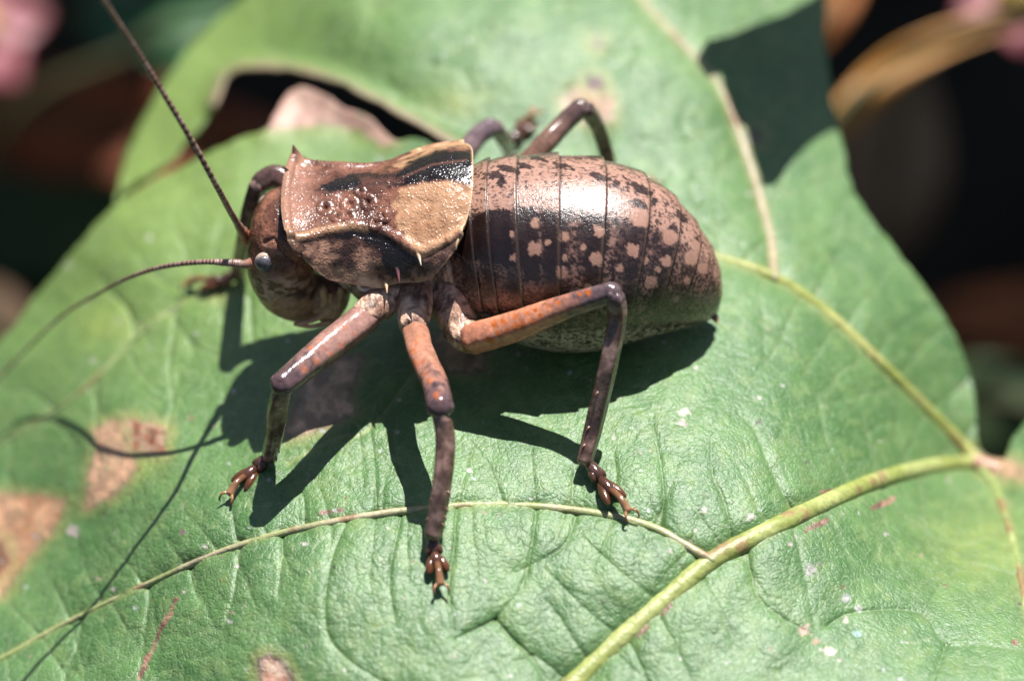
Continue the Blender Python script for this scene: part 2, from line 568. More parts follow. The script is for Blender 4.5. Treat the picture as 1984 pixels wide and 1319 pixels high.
def snap(lx, ly, line, lim):
    P = np.array(line)
    cand = np.zeros(lx.shape, bool)
    bx = set()
    for i in range(len(P) - 1):
        k = max(1, int(np.hypot(*(P[i + 1] - P[i])) / STEP) + 1)
        for j in range(k):
            q = P[i] + (P[i + 1] - P[i]) * j / k
            ii = int(round((q[0] + 300) / STEP)); jj = int(round((q[1] + 230) / STEP))
            for a in (-1, 0, 1):
                for b in (-1, 0, 1):
                    if 0 <= ii + a < nx and 0 <= jj + b < ny:
                        bx.add((ii + a) * ny + jj + b)
    idx = np.array(sorted(bx))
    best = np.full(len(idx), 1e9); qx = np.zeros(len(idx)); qy = np.zeros(len(idx))
    x, y = lx[idx], ly[idx]
    for i in range(len(P) - 1):
        vx, vy = P[i + 1] - P[i]
        t = np.clip(((x - P[i][0]) * vx + (y - P[i][1]) * vy) / (vx * vx + vy * vy + 1e-9), 0, 1)
        cx, cy = P[i][0] + t * vx, P[i][1] + t * vy
        d = np.hypot(x - cx, y - cy)
        m = d < best
        best[m] = d[m]; qx[m] = cx[m]; qy[m] = cy[m]
    m = best < lim
    return idx[m], qx[m], qy[m]


keep = inm & ~gin
for line in EDGES:
    i_, x_, y_ = snap(lx, ly, line, STEP * 0.62)
    near = np.zeros(lx.shape, bool); near[i_] = True
    lx[i_] = x_; ly[i_] = y_
    if line is EDGES[0]:
        keep |= near & ~gin
    else:
        keep |= near & inm
far_side = np.zeros(lx.shape, bool)
# which lobe: points beyond the near lobe's margin, left of where the sinus ends
ne = np.array(NE)
edge_y = np.interp(lx, ne[:, 0], ne[:, 1])
far_side = (lx < 905) & (ly < edge_y - 1.5)
lz = zsm(lx, ly)
lz += np.where(far_side, -0.55 * sstep(880, 350, lx), 0)


def curl_near(px, py):                    # margins of the two lobes by the sinus curl
    d, _ = seg_dist(px, py, FAR_EDGE[:9])
    e, _ = seg_dist(px, py, NEAR_EDGE[10:-1])
    return d, e


dfar, dnear = curl_near(lx, ly)
lz += np.where(far_side, 0.16 * np.exp(-(dfar / 22) ** 2), 0.05 * np.exp(-(dnear / 30) ** 2))
P3 = np.stack([lx / 100, ly / 100, np.zeros(len(lx))], 1)
disp = np.zeros(len(lx))
disp += 0.10 * (fbm(P3, 0.8, 21, 2) - 0.5) + 0.018 * (fbm(P3, 2.6, 25, 2) - 0.5)
vein_m = np.zeros(len(lx)); thin_m = np.zeros(len(lx))
reld = np.full(len(lx), 1e9)
for k_, pts in enumerate(TERT):
    wgt_ = 1.15 if k_ < N_HAND else .6
    q = smooth_line(pts, 14)
    bb = (lx > q[:, 0].min() - 60) & (lx < q[:, 0].max() + 60) & (ly > q[:, 1].min() - 60) & (ly < q[:, 1].max() + 60)
    d, a = seg_dist(lx[bb], ly[bb], [tuple(z) for z in q])
    fade = 1 - 0.55 * a
    disp[bb] -= fade * (0.017 * np.exp(-(d / 5) ** 2) + 0.022 * np.exp(-d / 20)) * wgt_
    thin_m[bb] = np.maximum(thin_m[bb], fade * np.exp(-(d / 2.6) ** 2))
for pts, wd, dep in ((V1, 15, .06), (V2, 13, .055), (V2B, 12, .045), (V3, 7, .022), (V4, 13, .04), (V6, 9, .02), (V7, 4, .015)):
    q = pts[:, :2]
    d, a = seg_dist(lx, ly, [tuple(z) for z in q[::2]] + [tuple(q[-1])])
    disp -= dep * np.exp(-(d / (wd * 1.9)) ** 2) * 0.9 + dep * .35 * np.exp(-(d / (wd * 4.5)) ** 2)
    vein_m = np.maximum(vein_m, np.exp(-(d / (wd * 0.9)) ** 2) * (0.8 if pts is not V6 else .5))
lz += disp
LV = atz(lx, ly, lz)


def leaf_z(px, py):                       # the blade without its fine relief
    px = np.asarray(px, float); py = np.asarray(py, float)
    return zsm(px, py)


# colours of the blade: only what belongs to the leaf itself
n1 = fbm(P3, 1.2, 41, 3); n2 = fbm(P3, 5, 45, 3); n3 = fbm(P3, 18, 49, 2)
c_green = lerp((0.064, 0.145, 0.038), (0.092, 0.182, 0.052), sstep(.35, .65, n1))
c_green = lerp(c_green, (0.14, 0.215, 0.065), 0.6 * sstep(.52, .75, n2))
yel = np.maximum(np.exp(-(((lx - 210) / 60) ** 2 + ((ly - 625) / 40) ** 2)), np.exp(-(((lx - 270) / 50) ** 2 + ((ly - 900) / 35) ** 2)))
yel = np.maximum(yel, 0.8 * np.exp(-(((lx - 880) / 60) ** 2 + ((ly - 195) / 35) ** 2)))
yel = np.maximum(yel, 0.6 * np.exp(-(((lx - 1900) / 120) ** 2 + ((ly - 1060) / 90) ** 2)))
c_green = lerp(c_green, (0.24, 0.28, 0.06), 0.75 * yel * (0.5 + n2))
c_green = lerp(c_green, (0.19, 0.265, 0.05), 0.85 * sstep(950, 250, lx) * sstep(1000, 250, ly))
lc = lerp(c_green, (0.17, 0.22, 0.10), 0.5 * thin_m)
lc = lerp(lc, (0.26, 0.27, 0.085), vein_m * .8)


def patch(poly, col, soft=4, amp=10, rim=None, rimw=6, dark=None, al=1.0, halo=.55):
    global lc
    x0 = min(p[0] for p in poly) - 40; x1 = max(p[0] for p in poly) + 40
    y0 = min(p[1] for p in poly) - 40; y1 = max(p[1] for p in poly) + 40
    bb = (lx > x0) & (lx < x1) & (ly > y0) & (ly < y1)
    d = sdist(lx[bb], ly[bb], poly) + amp * 1.2 * (n2[bb] - .5) + amp * .35 * (n3[bb] - .5)
    m = sstep(-soft, soft, d) * al
    c = lerp(np.array(col) * .75, np.array(col) * 1.2, sstep(.3, .7, n2[bb]))
    if dark is not None:
        c = lerp(c, dark, sstep(.52, .66, fbm(P3[bb], 3.4, 77, 2)))
    if rim is not None:
        r = np.exp(-((d - 1) / rimw) ** 2)
        c = lerp(c, rim, r * .65)
        m = np.maximum(m, r * .6)
    if halo:
        lc[bb] = lerp(lc[bb], (.23, .235, .07), halo * np.exp(-((d + 9) / 11) ** 2))
    lc[bb] = lerp(lc[bb], c, m)



patch([(600, 712), (660, 690), (705, 690), (700, 720), (682, 760), (690, 800), (640, 828), (560, 852), (548, 838), (578, 770)], (.58, .35, .23), rim=(.10, .06, .035), dark=(.34, .2, .14))
patch([(850, 640), (900, 655), (945, 690), (942, 722), (900, 724), (845, 730), (820, 700)], (.54, .30, .18), rim=(.10, .06, .035), dark=(.3, .16, .10))
patch([(182, 835), (205, 818), (258, 812), (325, 826), (322, 880), (268, 886), (262, 920), (225, 962), (168, 988), (176, 900), (190, 868)], (.50, .28, .17), rim=(.22, .12, .07), rimw=5)
patch([(252, 818), (300, 824), (324, 836), (320, 876), (262, 872), (258, 845)], (.22, .07, .035), soft=6, amp=12, dark=(.36, .2, .13))
patch([(-60, 960), (50, 955), (132, 968), (112, 1020), (60, 1080), (10, 1150), (-80, 1200)], (.52, .27, .155), rim=(.25, .15, .08), dark=(.42, .19, .10))
patch([(-20, 1040), (10, 1050), (22, 1090), (0, 1120), (-30, 1120)], (.20, .07, .04), soft=8)
patch([(1085, 195), (1110, 172), (1160, 170), (1190, 195), (1188, 235), (1150, 250), (1100, 225)], (.50, .30, .20), soft=8, dark=(.38, .2, .13))
patch([(1135, 150), (1165, 152), (1172, 172), (1140, 176)], (.10, .045, .05), soft=6, amp=6)
patch([(1150, 78), (1166, 82), (1160, 98), (1148, 92)], (.16, .11, .08), soft=5, amp=4)
patch([(1440, 255), (1470, 250), (1476, 275), (1450, 282)], (.10, .05, .05), soft=6, amp=6, al=.7)
patch([(500, 1278), (525, 1268), (552, 1282), (568, 1310), (575, 1350), (510, 1350)], (.33, .16, .10), soft=2, amp=3, rim=(.03, .016, .03), rimw=6, dark=(.46, .3, .22))
patch([(515, 250), (540, 200), (560, 180), (592, 164), (680, 205), (730, 235), (770, 272), (745, 285), (700, 255), (620, 244), (530, 256)], (.46, .24, .20), soft=5, amp=9, al=.9)
patch([(405, 560), (440, 560), (440, 575), (410, 575)], (.3, .2, .1), soft=8, al=.4)
patch([(1880, 870), (1920, 880), (1984, 905), (2050, 905), (2060, 935), (1960, 930), (1900, 915)], (.42, .22, .14), soft=10, amp=12, al=.8)
for pts, wd in ([[(345, 1162), (322, 1200), (305, 1240), (280, 1300)], 4.5], [[(333, 1190), (318, 1212)], 7], [[(290, 1270), (272, 1312)], 7], [[(1600, 1012), (1570, 1024)], 6], [[(1560, 1030), (1600, 1008)], 4],
                [[(1690, 985), (1730, 968)], 7], [[(1590, 955), (1640, 945)], 5], [[(1300, 1172), (1285, 1192)], 6], [[(735, 992), (800, 984)], 5], [[(620, 995), (665, 988)], 4], [[(1235, 1235), (1255, 1215)], 5]):
    d, a = seg_dist(lx, ly, pts)
    m = sstep(wd, wd * .4, d + 8 * (n3 - .5))
    lc = lerp(lc, lerp((.34, .17, .12), (.16, .06, .05), sstep(.45, .6, n2)), m)
# darker brown, thickened margin of the far lobe
m = np.where(far_side, np.exp(-(dfar / 13) ** 2), 0)
lc = lerp(lc, (.30, .19, .13), .9 * m)
# pale scabs, specks and scale insects scattered over the blade
rs = random.Random(19)
for k in range(640):
    x, y = rs.uniform(-50, 2000), rs.uniform(-50, 1350)
    if y < 600 and rs.random() < .6:
        continue
    r = rs.choice([2.2, 2.6, 3.0, 3.6, 4.8, 6.0]) * rs.uniform(.8, 1.1)
    c = rs.choice([(.5, .42, .42), (.45, .34, .33), (.36, .22, .18), (.10, .06, .06), (.15, .09, .04), (.4, .42, .4), (.17, .20, .05)])
    bb = (abs(lx - x) < 20) & (abs(ly - y) < 20)
    d = np.hypot(lx[bb] - x, (ly[bb] - y) * 1.25) + 7 * (n3[bb] - .5)
    lc[bb] = lerp(lc[bb], c, .85 * sstep(r, r * .4, d))
for (x, y, r, c) in ((1325, 800, 12, (.5, .4, .38)), (1322, 822, 10, (.5, .36, .33)), (1470, 820, 7, (.05, .04, .02)), (1555, 1222, 15, (.5, .33, .26)), (1606, 1265, 12, (.55, .42, .38)), (1580, 1245, 9, (.45, .25, .18)),
                     (1570, 1105, 13, (.30, .26, .25)), (1640, 1160, 10, (.36, .34, .33)), (1662, 1180, 9, (.36, .34, .33)), (1452, 1002, 9, (.52, .45, .42)), (1364, 988, 7, (.5, .4, .36)), (1660, 1228, 9, (.2, .32, .3)),
                     (1638, 1204, 7, (.5, .4, .35)), (1968, 1245, 9, (.2, .07, .05)), (740, 310, 10, (.3, .34, .28)), (650, 1100, 5, (.04, .025, .02)), (370, 812, 8, (.18, .1, .05)), (355, 1032, 7, (.2, .1, .12)), (145, 1030, 14, (.4, .3, .3))):
    bb = (abs(lx - x) < 40) & (abs(ly - y) < 40)
    d = np.hypot(lx[bb] - x, (ly[bb] - y) * 1.1) + r * 1.5 * (n3[bb] - .5)
    lc[bb] = lerp(lc[bb], np.array(c) * (.6 + .8 * n2[bb])[:, None], .9 * sstep(r, r * .5, d))

idx = np.full(nx * ny, -1); 
q = grid_faces(nx, ny)
ok = keep[q].all(1)
fs = far_side[q]
ok &= (fs.all(1) | (~fs).all(1)) | (lx[q].min(1) > 880)
# drop quads that bridge the sinus
mx_ = lx[q].mean(1); my_ = ly[q].mean(1)
okg = ~inside(mx_, my_, GAP) & inside(mx_, my_, POLY)
q = q[ok & okg]
used = np.unique(q)
idx[used] = np.arange(len(used))
leaf = thing('lobed_leaf', 'big sunlit green lobed leaf with yellow veins and brown dead spots under the cricket', 'leaf', tuple(atz(1893, 898, -2.5)))
blade = mesh('blade', LV[used], idx[q], M_leaf, leaf, lc[used])
sm = blade.modifiers.new('thickness', 'SOLIDIFY')
sm.thickness = 0.035
sm.offset = 0.0
sm.use_rim = True


def vein_part(pts, r0, r1, col0, col1, up=0.0, n=90, fade_end=False):
    pts = np.asarray(pts)[:, :2]
    z = leaf_z(pts[:, 0], pts[:, 1])
    p = atz(pts[:, 0], pts[:, 1], z + up)
    V, F, t, ph = tube(p, [r0, (r0 + r1) / 2, r1] , n=n, seg=12)
    nn = fbm(V, 2.2, 91, 3)
    c = lerp(col0, col1, sstep(0.35, .65, nn))
    c = lerp(c, (.22, .12, .06), .8 * sstep(.63, .72, fbm(V, 3.5, 93, 2)))
    return mesh('vein', V, F, M_vein, leaf, c)


vein_part(V1, .092, .130, (.21, .235, .055), (.30, .32, .11), -.112, 160)
vein_part(V2, .088, .058, (.22, .24, .05), (.31, .31, .10), -.092, 120)
vein_part(V2B, .062, .050, (.27, .23, .13), (.33, .27, .17), -.076, 110)
vein_part(V3, .050, .030, (.24, .27, .10), (.33, .28, .17), -.056, 180)
vein_part(V4, .055, .035, (.20, .25, .08), (.27, .3, .12), -.075, 60)
vein_part(V6, .026, .02, (.20, .26, .11), (.28, .28, .16), -.036, 60)
pet = [tuple(atz(1893, 897, -2.55)), tuple(atz(1960, 918, -2.7)), tuple(atz(2060, 925, -3.6)), tuple(atz(2160, 900, -6)), tuple(atz(2240, 850, -10)), tuple(atz(2260, 800, -16.5))]
V, F, t, ph = tube(pet, [.10, .10, .10, .11, .12, .14], n=70, seg=14)
mesh('petiole', V, F, M_vein, leaf, lerp((.36, .2, .13), (.26, .25, .08), sstep(.15, .4, t)))

# ------------------------------------------------------------------ the cricket
YB = 0.25                                  # the upright plane through the middle of its body
root = thing('bush_cricket', 'brown and black wingless bush cricket with spiny shield and banded antennae standing on the leaf', 'cricket', tuple(atz(1000, 640, -0.02)))

# abdomen: rings along an axis that bends down to the tip
AB = np.array([  # cx, cy, radius in px, pitch
    (885, 476, 135, -9), (930, 480, 160, -8), (990, 485, 180, -6), (1080, 491, 190, 0), (1165, 497, 184, 8), (1235, 512, 161, 18), (1290, 536, 126, 28), (1331, 562, 91, 38), (1357, 584, 58, 45), (1373, 601, 29, 50), (1380, 610, 11, 52), (1381.5, 612, 1, 52)], float)
NU, NV = 560, 420
A = crom(AB, NU)
tA = np.linspace(0, len(AB) - 1, NU)
SEGB = [1.05, 1.62, 2.3, 3.03, 3.82, 4.65, 5.4, 6.1, 6.8, 7.5, 8.3]
cen = aty(A[:, 0], A[:, 1], np.full(NU, YB))
rad = A[:, 2] / 180.0
saw = np.zeros(NU); line = np.zeros(NU); rim_a = np.zeros(NU); rear = np.zeros(NU)
bounds = [-0.2] + SEGB + [11.5]
for a, b in zip(bounds[:-1], bounds[1:]):
    m = (tA >= a) & (tA < b)
    f = (tA[m] - a) / (b - a)
    saw[m] = -0.014 + 0.040 * f ** 1.3
    rear[m] = f
for b in SEGB:
    line = np.maximum(line, np.exp(-((tA - b - .02) / (.022 + .012 * (b > 4.3))) ** 2))
    rim_a = np.maximum(rim_a, np.exp(-((tA - b + .03) / .025) ** 2))
ph = np.linspace(-math.pi, math.pi, NV, endpoint=False)
pitch = np.radians(A[:, 3])
e2 = np.stack([np.sin(pitch), np.zeros(NU), np.cos(pitch)], 1)
PH, TT = np.meshgrid(ph, tA)
prof = 1 + 0.0 * PH
dv = np.where(np.abs(PH) > 2.2, 1 - 0.06 * sstep(2.2, 3.1, np.abs(PH)), 1)     # flatter belly
fold = 0.012 * np.exp(-((np.abs(PH) - 1.75) / .10) ** 2)                         # the fold between tergites and belly
sawv = saw[:, None] * sstep(2.05, 1.6, np.abs(PH))
R = rad[:, None] * (dv + sawv - fold)
# phi = 0 is the back, +90 degrees the side turned to the camera
AV = cen[:, None, :] + R[..., None] * (np.cos(PH)[..., None] * e2[:, None, :] + np.sin(PH)[..., None] * np.array([0, -1.0, 0]))
AVf = AV.reshape(-1, 3)
AVf[:, 2] = np.maximum(AVf[:, 2], 0.01 + 0.05 * (AVf[:, 2] + .2))
mir = AVf.copy()
phf = PH.ravel(); tf = TT.ravel()
hid = phf < -0.70
mir[hid, 1] = 2 * YB - mir[hid, 1]
axp, ayp = pix(mir)
aph = np.abs(phf)
nA = fbm(AVf, 5, 101, 3); nB = fbm(AVf, 20, 105, 3); nC = fbm(AVf * np.array([1, 1.8, 1.8]), 34, 109, 2)
pale = lerp((.26, .14, .10), (.36, .205, .152), nA)
dark = lerp((.005, .003, .003), (.022, .010, .008), nB)
midbr = lerp((.10, .052, .042), (.19, .105, .082), nA)
belly = lerp((.52, .41, .30), (.42, .34, .24), nA)
ac = pale.copy()
# side zone: brownish, mottled
zone_side = sstep(.36, .50, aph) * sstep(2.0, 1.7, aph)
ac = lerp(ac, midbr, .80 * zone_side * sstep(7.6, 5.6, tf) + .35 * zone_side * sstep(5, 7, tf))
ac = lerp(ac, belly, sstep(1.60, 1.95, aph))
# fine dark speckling, denser low on the side and at the rear
dens = .565 - .085 * zone_side - .035 * sstep(3, 6, tf) + .02 * sstep(.5, .1, aph) * sstep(5, 3, tf)
ac = lerp(ac, dark, .88 * sstep(dens - .05, dens + .07, .35 * nB + .65 * nC))
ac = lerp(ac, (.03, .028, .02), .8 * sstep(.53, .58, .35 * nA + .65 * nC) * sstep(1.6, 2.0, aph))


def apoly(poly, col, soft=4, amp=14, al=1.0):
    global ac
    bb = (axp > min(p[0] for p in poly) - 30) & (axp < max(p[0] for p in poly) + 30) & (ayp > min(p[1] for p in poly) - 30) & (ayp < max(p[1] for p in poly) + 30)
    d = sdist(axp[bb], ayp[bb], poly) + amp * 2 * (nB[bb] - .5) + amp * (nC[bb] - .5)
    cc = col[bb] if isinstance(col, np.ndarray) else col
    ac[bb] = lerp(ac[bb], cc, al * sstep(-soft, soft, d))


apoly([(890, 440), (930, 410), (975, 404), (990, 410), (995, 470), (1004, 520), (960, 515), (905, 505), (880, 480)], dark, 3, 8)
apoly([(990, 405), (1040, 398), (1046, 450), (1050, 520), (1046, 560), (1010, 540), (996, 480)], dark, 6, 10, .95)
apoly([(1048, 402), (1112, 402), (1110, 450), (1104, 520), (1092, 570), (1060, 560), (1052, 470)], dark, 8, 14, .88)
apoly([(1114, 412), (1186, 418), (1180, 470), (1166, 540), (1130, 560), (1112, 480)], dark, 9, 18, .78)
apoly([(1190, 420), (1250, 440), (1238, 510), (1210, 560), (1180, 540)], dark, 9, 20, .72)
apoly([(1262, 450), (1310, 480), (1290, 550), (1250, 580), (1240, 520)], dark, 9, 22, .65)
# dark blotches of the back at the rear of each ring
for (x, y, a_, b_) in ((985, 328, 30, 8), (1018, 321, 17, 7), (960, 340, 22, 9), (1090, 322, 24, 6), (1040, 306, 22, 5), (1160, 342, 26, 8), (1195, 358, 8, 10), (1240, 365, 34, 9), (1268, 390, 8, 10), (1240, 396, 22, 9), (1320, 420, 20, 9), (970, 350, 8, 10), (1305, 445, 16, 8), (1350, 470, 14, 10)):
    ang = .25 + .5 * max(0, (x - 1150) / 200)
    dx, dy = axp - x, ayp - y
    u_ = dx * math.cos(ang) + dy * math.sin(ang); v_ = -dx * math.sin(ang) + dy * math.cos(ang)
    d = 1 - np.hypot(u_ / a_, v_ / b_) + 1.3 * (nB - .5) + .6 * (nC - .5)
    ac = lerp(ac, dark, .9 * sstep(0, .18, d) * (phf > -1.0))
rr_ = np.repeat(rear, NV)
ac = lerp(ac, dark, .75 * sstep(.48, .62, rr_ + .25 * (nB - .5)) * sstep(.40, .55, aph) * sstep(1.55, 1.25, aph) * sstep(7, 5, tf) * sstep(.35, .55, .5 * nA + .5 * nB + .15))
# pale spots near the hind edges
for (x, y, r) in ((1036, 432, 9), (1036, 482, 15), (1093, 458, 13), (1088, 527, 14), (1160, 448, 13), (1155, 502, 15), (1240, 422, 20), (1226, 486, 15), (1262, 547, 13), (1290, 507, 12), (1298, 460, 17), (1330, 543, 8), (1340, 500, 16), (992, 455, 6), (994, 500, 7),
                  (1095, 500, 6), (1130, 480, 6), (1200, 520, 8), (1250, 505, 7), (1196, 560, 12), (1140, 560, 9), (1062, 470, 5), (1310, 580, 9), (1352, 470, 14), (1275, 520, 5), (1360, 520, 12)):
    d = r * .86 - np.maximum(np.abs(axp - x) * 1.05, np.abs(ayp - y)) * .3 - .7 * np.hypot(axp - x, (ayp - y)) + 12 * (nB - .5) + 9 * (nC - .5)
    ac = lerp(ac, pale * np.array([1.0, .97, .95]), .88 * sstep(-1.5, 1.5, d) * (aph > .2))
# the hind rim of each ring and the groove behind it
lv = np.repeat(line, NV); rv = np.repeat(rim_a, NV)
upm = sstep(2.0, 1.6, aph)
ac = lerp(ac, (.16, .09, .055), .25 * rv * upm)
ac = lerp(ac, (.012, .007, .005), .9 * lv * upm)
mesh('abdomen', AVf, grid_faces(NU, NV, True), M_abd, root, ac)

# thorax under the shield
TX = np.array([(620, 1.28, .36), (660, 1.18, .46), (720, 1.05, .58), (790, 1.02, .64), (860, 1.02, .70), (930, 1.06, .80), (970, 1.05, .84)])
Tn = crom(TX, 150)
yy = YB
pxx = Tn[:, 0]
cen_t = np.stack([(pxx - CX) / 180, np.full(150, yy), Tn[:, 1]], 1)
pv = np.linspace(0, 2 * math.pi, 160, endpoint=False)
r_ = Tn[:, 2][:, None] * (1 + .0 * pv[None])
TV = cen_t[:, None, :] + np.stack([np.zeros_like(r_), -r_ * np.sin(pv)[None], r_ * np.cos(pv)[None]], -1)
TVf = TV.reshape(-1, 3)
lump = fbm(TVf, 2.6, 121, 3) - .5
dirn = TVf - np.repeat(cen_t, 160, 0)
TVf = TVf + dirn * (0.22 * lump)[:, None]
tn = fbm(TVf, 4, 125, 3); tn2 = fbm(TVf, 15, 127, 3)
tc_ = lerp((.26, .155, .11), (.48, .32, .235), sstep(.32, .6, tn))
tc_ = lerp(tc_, (.055, .032, .026), .8 * sstep(.55, .62, .5 * tn + .5 * tn2))
mesh('thorax', TVf, grid_faces(150, 160, True), M_soft, root, tc_)

# pronotum: a saddle-shaped shield from a net of control points (near half: px, py, half width)
NETX = [
    [(549, 384, 0), (549, 420, .33), (556, 459, .62), (564, 475, .70), (578, 492, .74)],
    [(595, 381, 0), (593, 421, .31), (592, 462, .59), (600, 493, .70), (609, 522, .76)],
    [(642, 374, 0), (641, 412, .26), (640, 448, .51), (640, 498, .68), (642, 542, .76)],
    [(690, 366, 0), (690, 405, .25), (690, 439, .47), (690, 497, .68), (686, 548, .78)],
    [(740, 354, 0), (738, 402, .28), (736, 447, .51), (735, 502, .72), (736, 555, .80)],
    [(786, 342, 0), (782, 402, .34), (776, 464, .63), (775, 512, .80), (778, 545, .86)],
    [(832, 332, 0), (824, 405, .42), (814, 486, .79), (816, 515, .88), (828, 540, .92)],
    [(876, 324, 0), (868, 392, .42), (854, 474, .77), (858, 498, .86), (866, 508, .90)],
    [(917, 322, 0), (914, 388, .40), (899, 450, .70), (890, 470, .80), (883, 484, .84)]]
NETX = np.array(NETX, float)
NETX[:, 3, 2] += .1 * np.array([.02, .05, .08, .09, .08, .06, .05, .04, .02])
NETX[:, 4, 2] += .12 * np.array([.04, .10, .17, .19, .18, .14, .12, .08, .04])
net = aty(NETX[..., 0], NETX[..., 1], YB - NETX[..., 2])
far = net[:, :0:-1].copy()
far[..., 1] = 2 * YB - far[..., 1]
full = np.concatenate([far, net], 1)       # far lobe ... midline ... near lobe
PU, PV_ = 260, 380
g1 = crom(full, PU)
g2 = crom(np.swapaxes(g1, 0, 1), PV_)
PG = np.swapaxes(g2, 0, 1)                 # PU x PV x 3
# crease along the two carinae
vvv = np.linspace(0, 8, PV_)
PGf = PG.reshape(-1, 3)
du = np.gradient(PG, axis=0); dvv = np.gradient(PG, axis=1)
nrm = np.cross(du, dvv).reshape(-1, 3)
nrm /= np.linalg.norm(nrm, axis=1)[:, None] + 1e-9
if nrm[(PU // 2) * PV_ + PV_ // 2, 2] < 0:
    nrm = -nrm
vf = np.tile(vvv, PU); uf = np.repeat(np.linspace(0, 8, PU), PV_)
car = np.maximum(np.exp(-((vf - 6) / .16) ** 2), np.exp(-((vf - 2) / .16) ** 2))
dsp = 0.035 * car + 0.035 * (fbm(PGf, 2.2, 141, 3) - .5) + 0.022 * (fbm(PGf, 7, 143, 2) - .5)
dsp += 0.03 * np.exp(-((uf - .12) / .12) ** 2)
# rough calluses on the disc
mirp = PGf.copy()
mm = vf < 4
hidp = vf < 2.6
mirp[hidp, 1] = 2 * YB - mirp[hidp, 1]
ppx, ppy = pix(mirp)
for (x, y, r, h) in ((632, 408, 13, .05), (680, 400, 14, .05), (715, 395, 13, .05), (676, 425, 12, .04), (700, 376, 9, .04), (745, 422, 9, .05), (728, 436, 10, .05), (655, 425, 10, .04)):
    d = np.hypot(ppx - x, ppy - y) / r
    dsp += h * .45 * (np.exp(-(d - .9) ** 2 / .10) - .8 * np.exp(-d ** 2 / .3)) * (.3 + 1.4 * fbm(PGf, 6, 149, 2)) * (vf > 3.4)
PGf = PGf + nrm * dsp[:, None]
pn1 = fbm(PGf, 4, 151, 3); pn2 = fbm(PGf, 14, 153, 3); pn3 = fbm(PGf, 34, 155, 2)
pc = lerp((.065, .024, .015), (.21, .088, .055), sstep(.3, .66, .5 * pn1 + .5 * pn2))
pc = lerp(pc, (.035, .014, .010), .6 * sstep(.56, .66, .5 * pn2 + .5 * pn3) * sstep(580, 640, ppx))
front = sstep(640, 560, ppx)
pc = lerp(pc, (.27, .135, .092), .75 * front * sstep(470, 440, ppy))
blackp = lerp((.004, .003, .003), (.012, .007, .006), pn2)
tanp = lerp((.27, .13, .065), (.42, .235, .135), sstep(.25, .7, .5 * pn1 + .5 * pn2))


def ppoly(poly, col, soft=3, amp=6, al=1.0):
    global pc
    d = sdist(ppx, ppy, poly) + amp * 2 * (pn2 - .5) + amp * .7 * (pn3 - .5)
    pc = lerp(pc, col, al * sstep(-soft, soft, d))


lobe = sstep(5.95, 6.12, vf) + sstep(2.05, 1.88, vf)
lob_c = lerp((.045, .021, .015), (.30, .16, .105), sstep(.42, .66, .6 * pn1 + .4 * pn2))
pc = lerp(pc, lob_c, np.clip(lobe, 0, 1))
ppoly([(765, 400), (780, 368), (820, 358), (870, 355), (930, 362), (930, 420), (900, 452), (862, 474), (815, 500), (796, 474), (775, 445)], tanp, 5, 9)
ppoly([(765, 330), (800, 314), (835, 296), (880, 286), (925, 280), (925, 291), (880, 291), (842, 299), (800, 322), (780, 334)], tanp, 4, 4)
ppoly([(612, 374), (655, 352), (700, 343), (768, 342), (798, 322), (840, 304), (880, 295), (925, 298), (925, 352), (912, 362), (868, 353), (820, 357), (778, 366), (735, 362), (690, 372), (640, 378)], blackp, 4, 8)
ppoly([(700, 352), (770, 346), (784, 356), (740, 372), (700, 366)], lerp((.2, .08, .05), (.03, .015, .012), pn2), 6, 10, .6)
dl, _ = seg_dist(ppx, ppy, [(784, 349), (840, 326), (905, 316)])
pc = lerp(pc, (.16, .07, .045), .5 * np.exp(-(dl / 2.2) ** 2))
ppoly([(600, 466), (640, 458), (690, 445), (736, 452), (772, 468), (800, 488), (818, 505), (796, 520), (778, 552), (756, 530), (738, 488), (700, 462), (650, 462)], blackp, 3, 8)
ppoly([(596, 508), (650, 512), (710, 522), (760, 545), (829, 530), (862, 508), (872, 520), (829, 550), (749, 575), (670, 560), (620, 545)], lerp((.40, .25, .14), (.28, .155, .10), pn2), 8, 16, .75)
ppoly([(836, 505), (862, 478), (892, 462), (892, 485), (862, 506)], lerp((.035, .022, .02), (.12, .06, .04), pn2), 5, 10, .85)
ppoly([(690, 545), (700, 528), (740, 545), (752, 562), (720, 560)], (.55, .42, .28), 5, 6, .8)
# pale edges: the front rim, the near carina, the hind margin
dl, _ = seg_dist(ppx, ppy, [(552, 450), (575, 464), (620, 452), (680, 440), (715, 446)])
pc = lerp(pc, (.40, .225, .12), .6 * np.exp(-(dl / 4.0) ** 2) * (vf > 4))
pc = lerp(pc, (.38, .22, .13), .5 * np.exp(-((uf - 0) / .10) ** 2))
pc = lerp(pc, (.55, .38, .22), .8 * np.exp(-((uf - 8) / .07) ** 2))
pc = lerp(pc, (.42, .28, .17), .6 * np.exp(-((vf - 8) / .07) ** 2))
pro = mesh('pronotum', PGf, grid_faces(PU, PV_), M_pro, root, pc)
s2 = pro.modifiers.new('thickness', 'SOLIDIFY'); s2.thickness = 0.04; s2.offset = 1.0 if False else -1.0


def spine(base, tip, r, c0, c1, parent=pro):
    b = np.array(base); t_ = np.array(tip)
    mid = (b + t_) / 2
    V, F, t, p_ = tube([b - (t_ - b) * .25, b, mid, t_], [r * 1.5, r, r * .5, r * .06], n=22, seg=12)
    mesh('spine', V, F, M_spine, parent, lerp(c0, c1, sstep(.35, .9, t)))


def pick(V, px, py, r=4.0):                # the point of a surface that the view meets at (px, py)
    x, y = pix(V)
    i = np.where(np.hypot(x - px, y - py) < r)[0]
    dep = (V[i] - CAM) @ FWD
    return V[i[np.argmin(dep)]].copy()


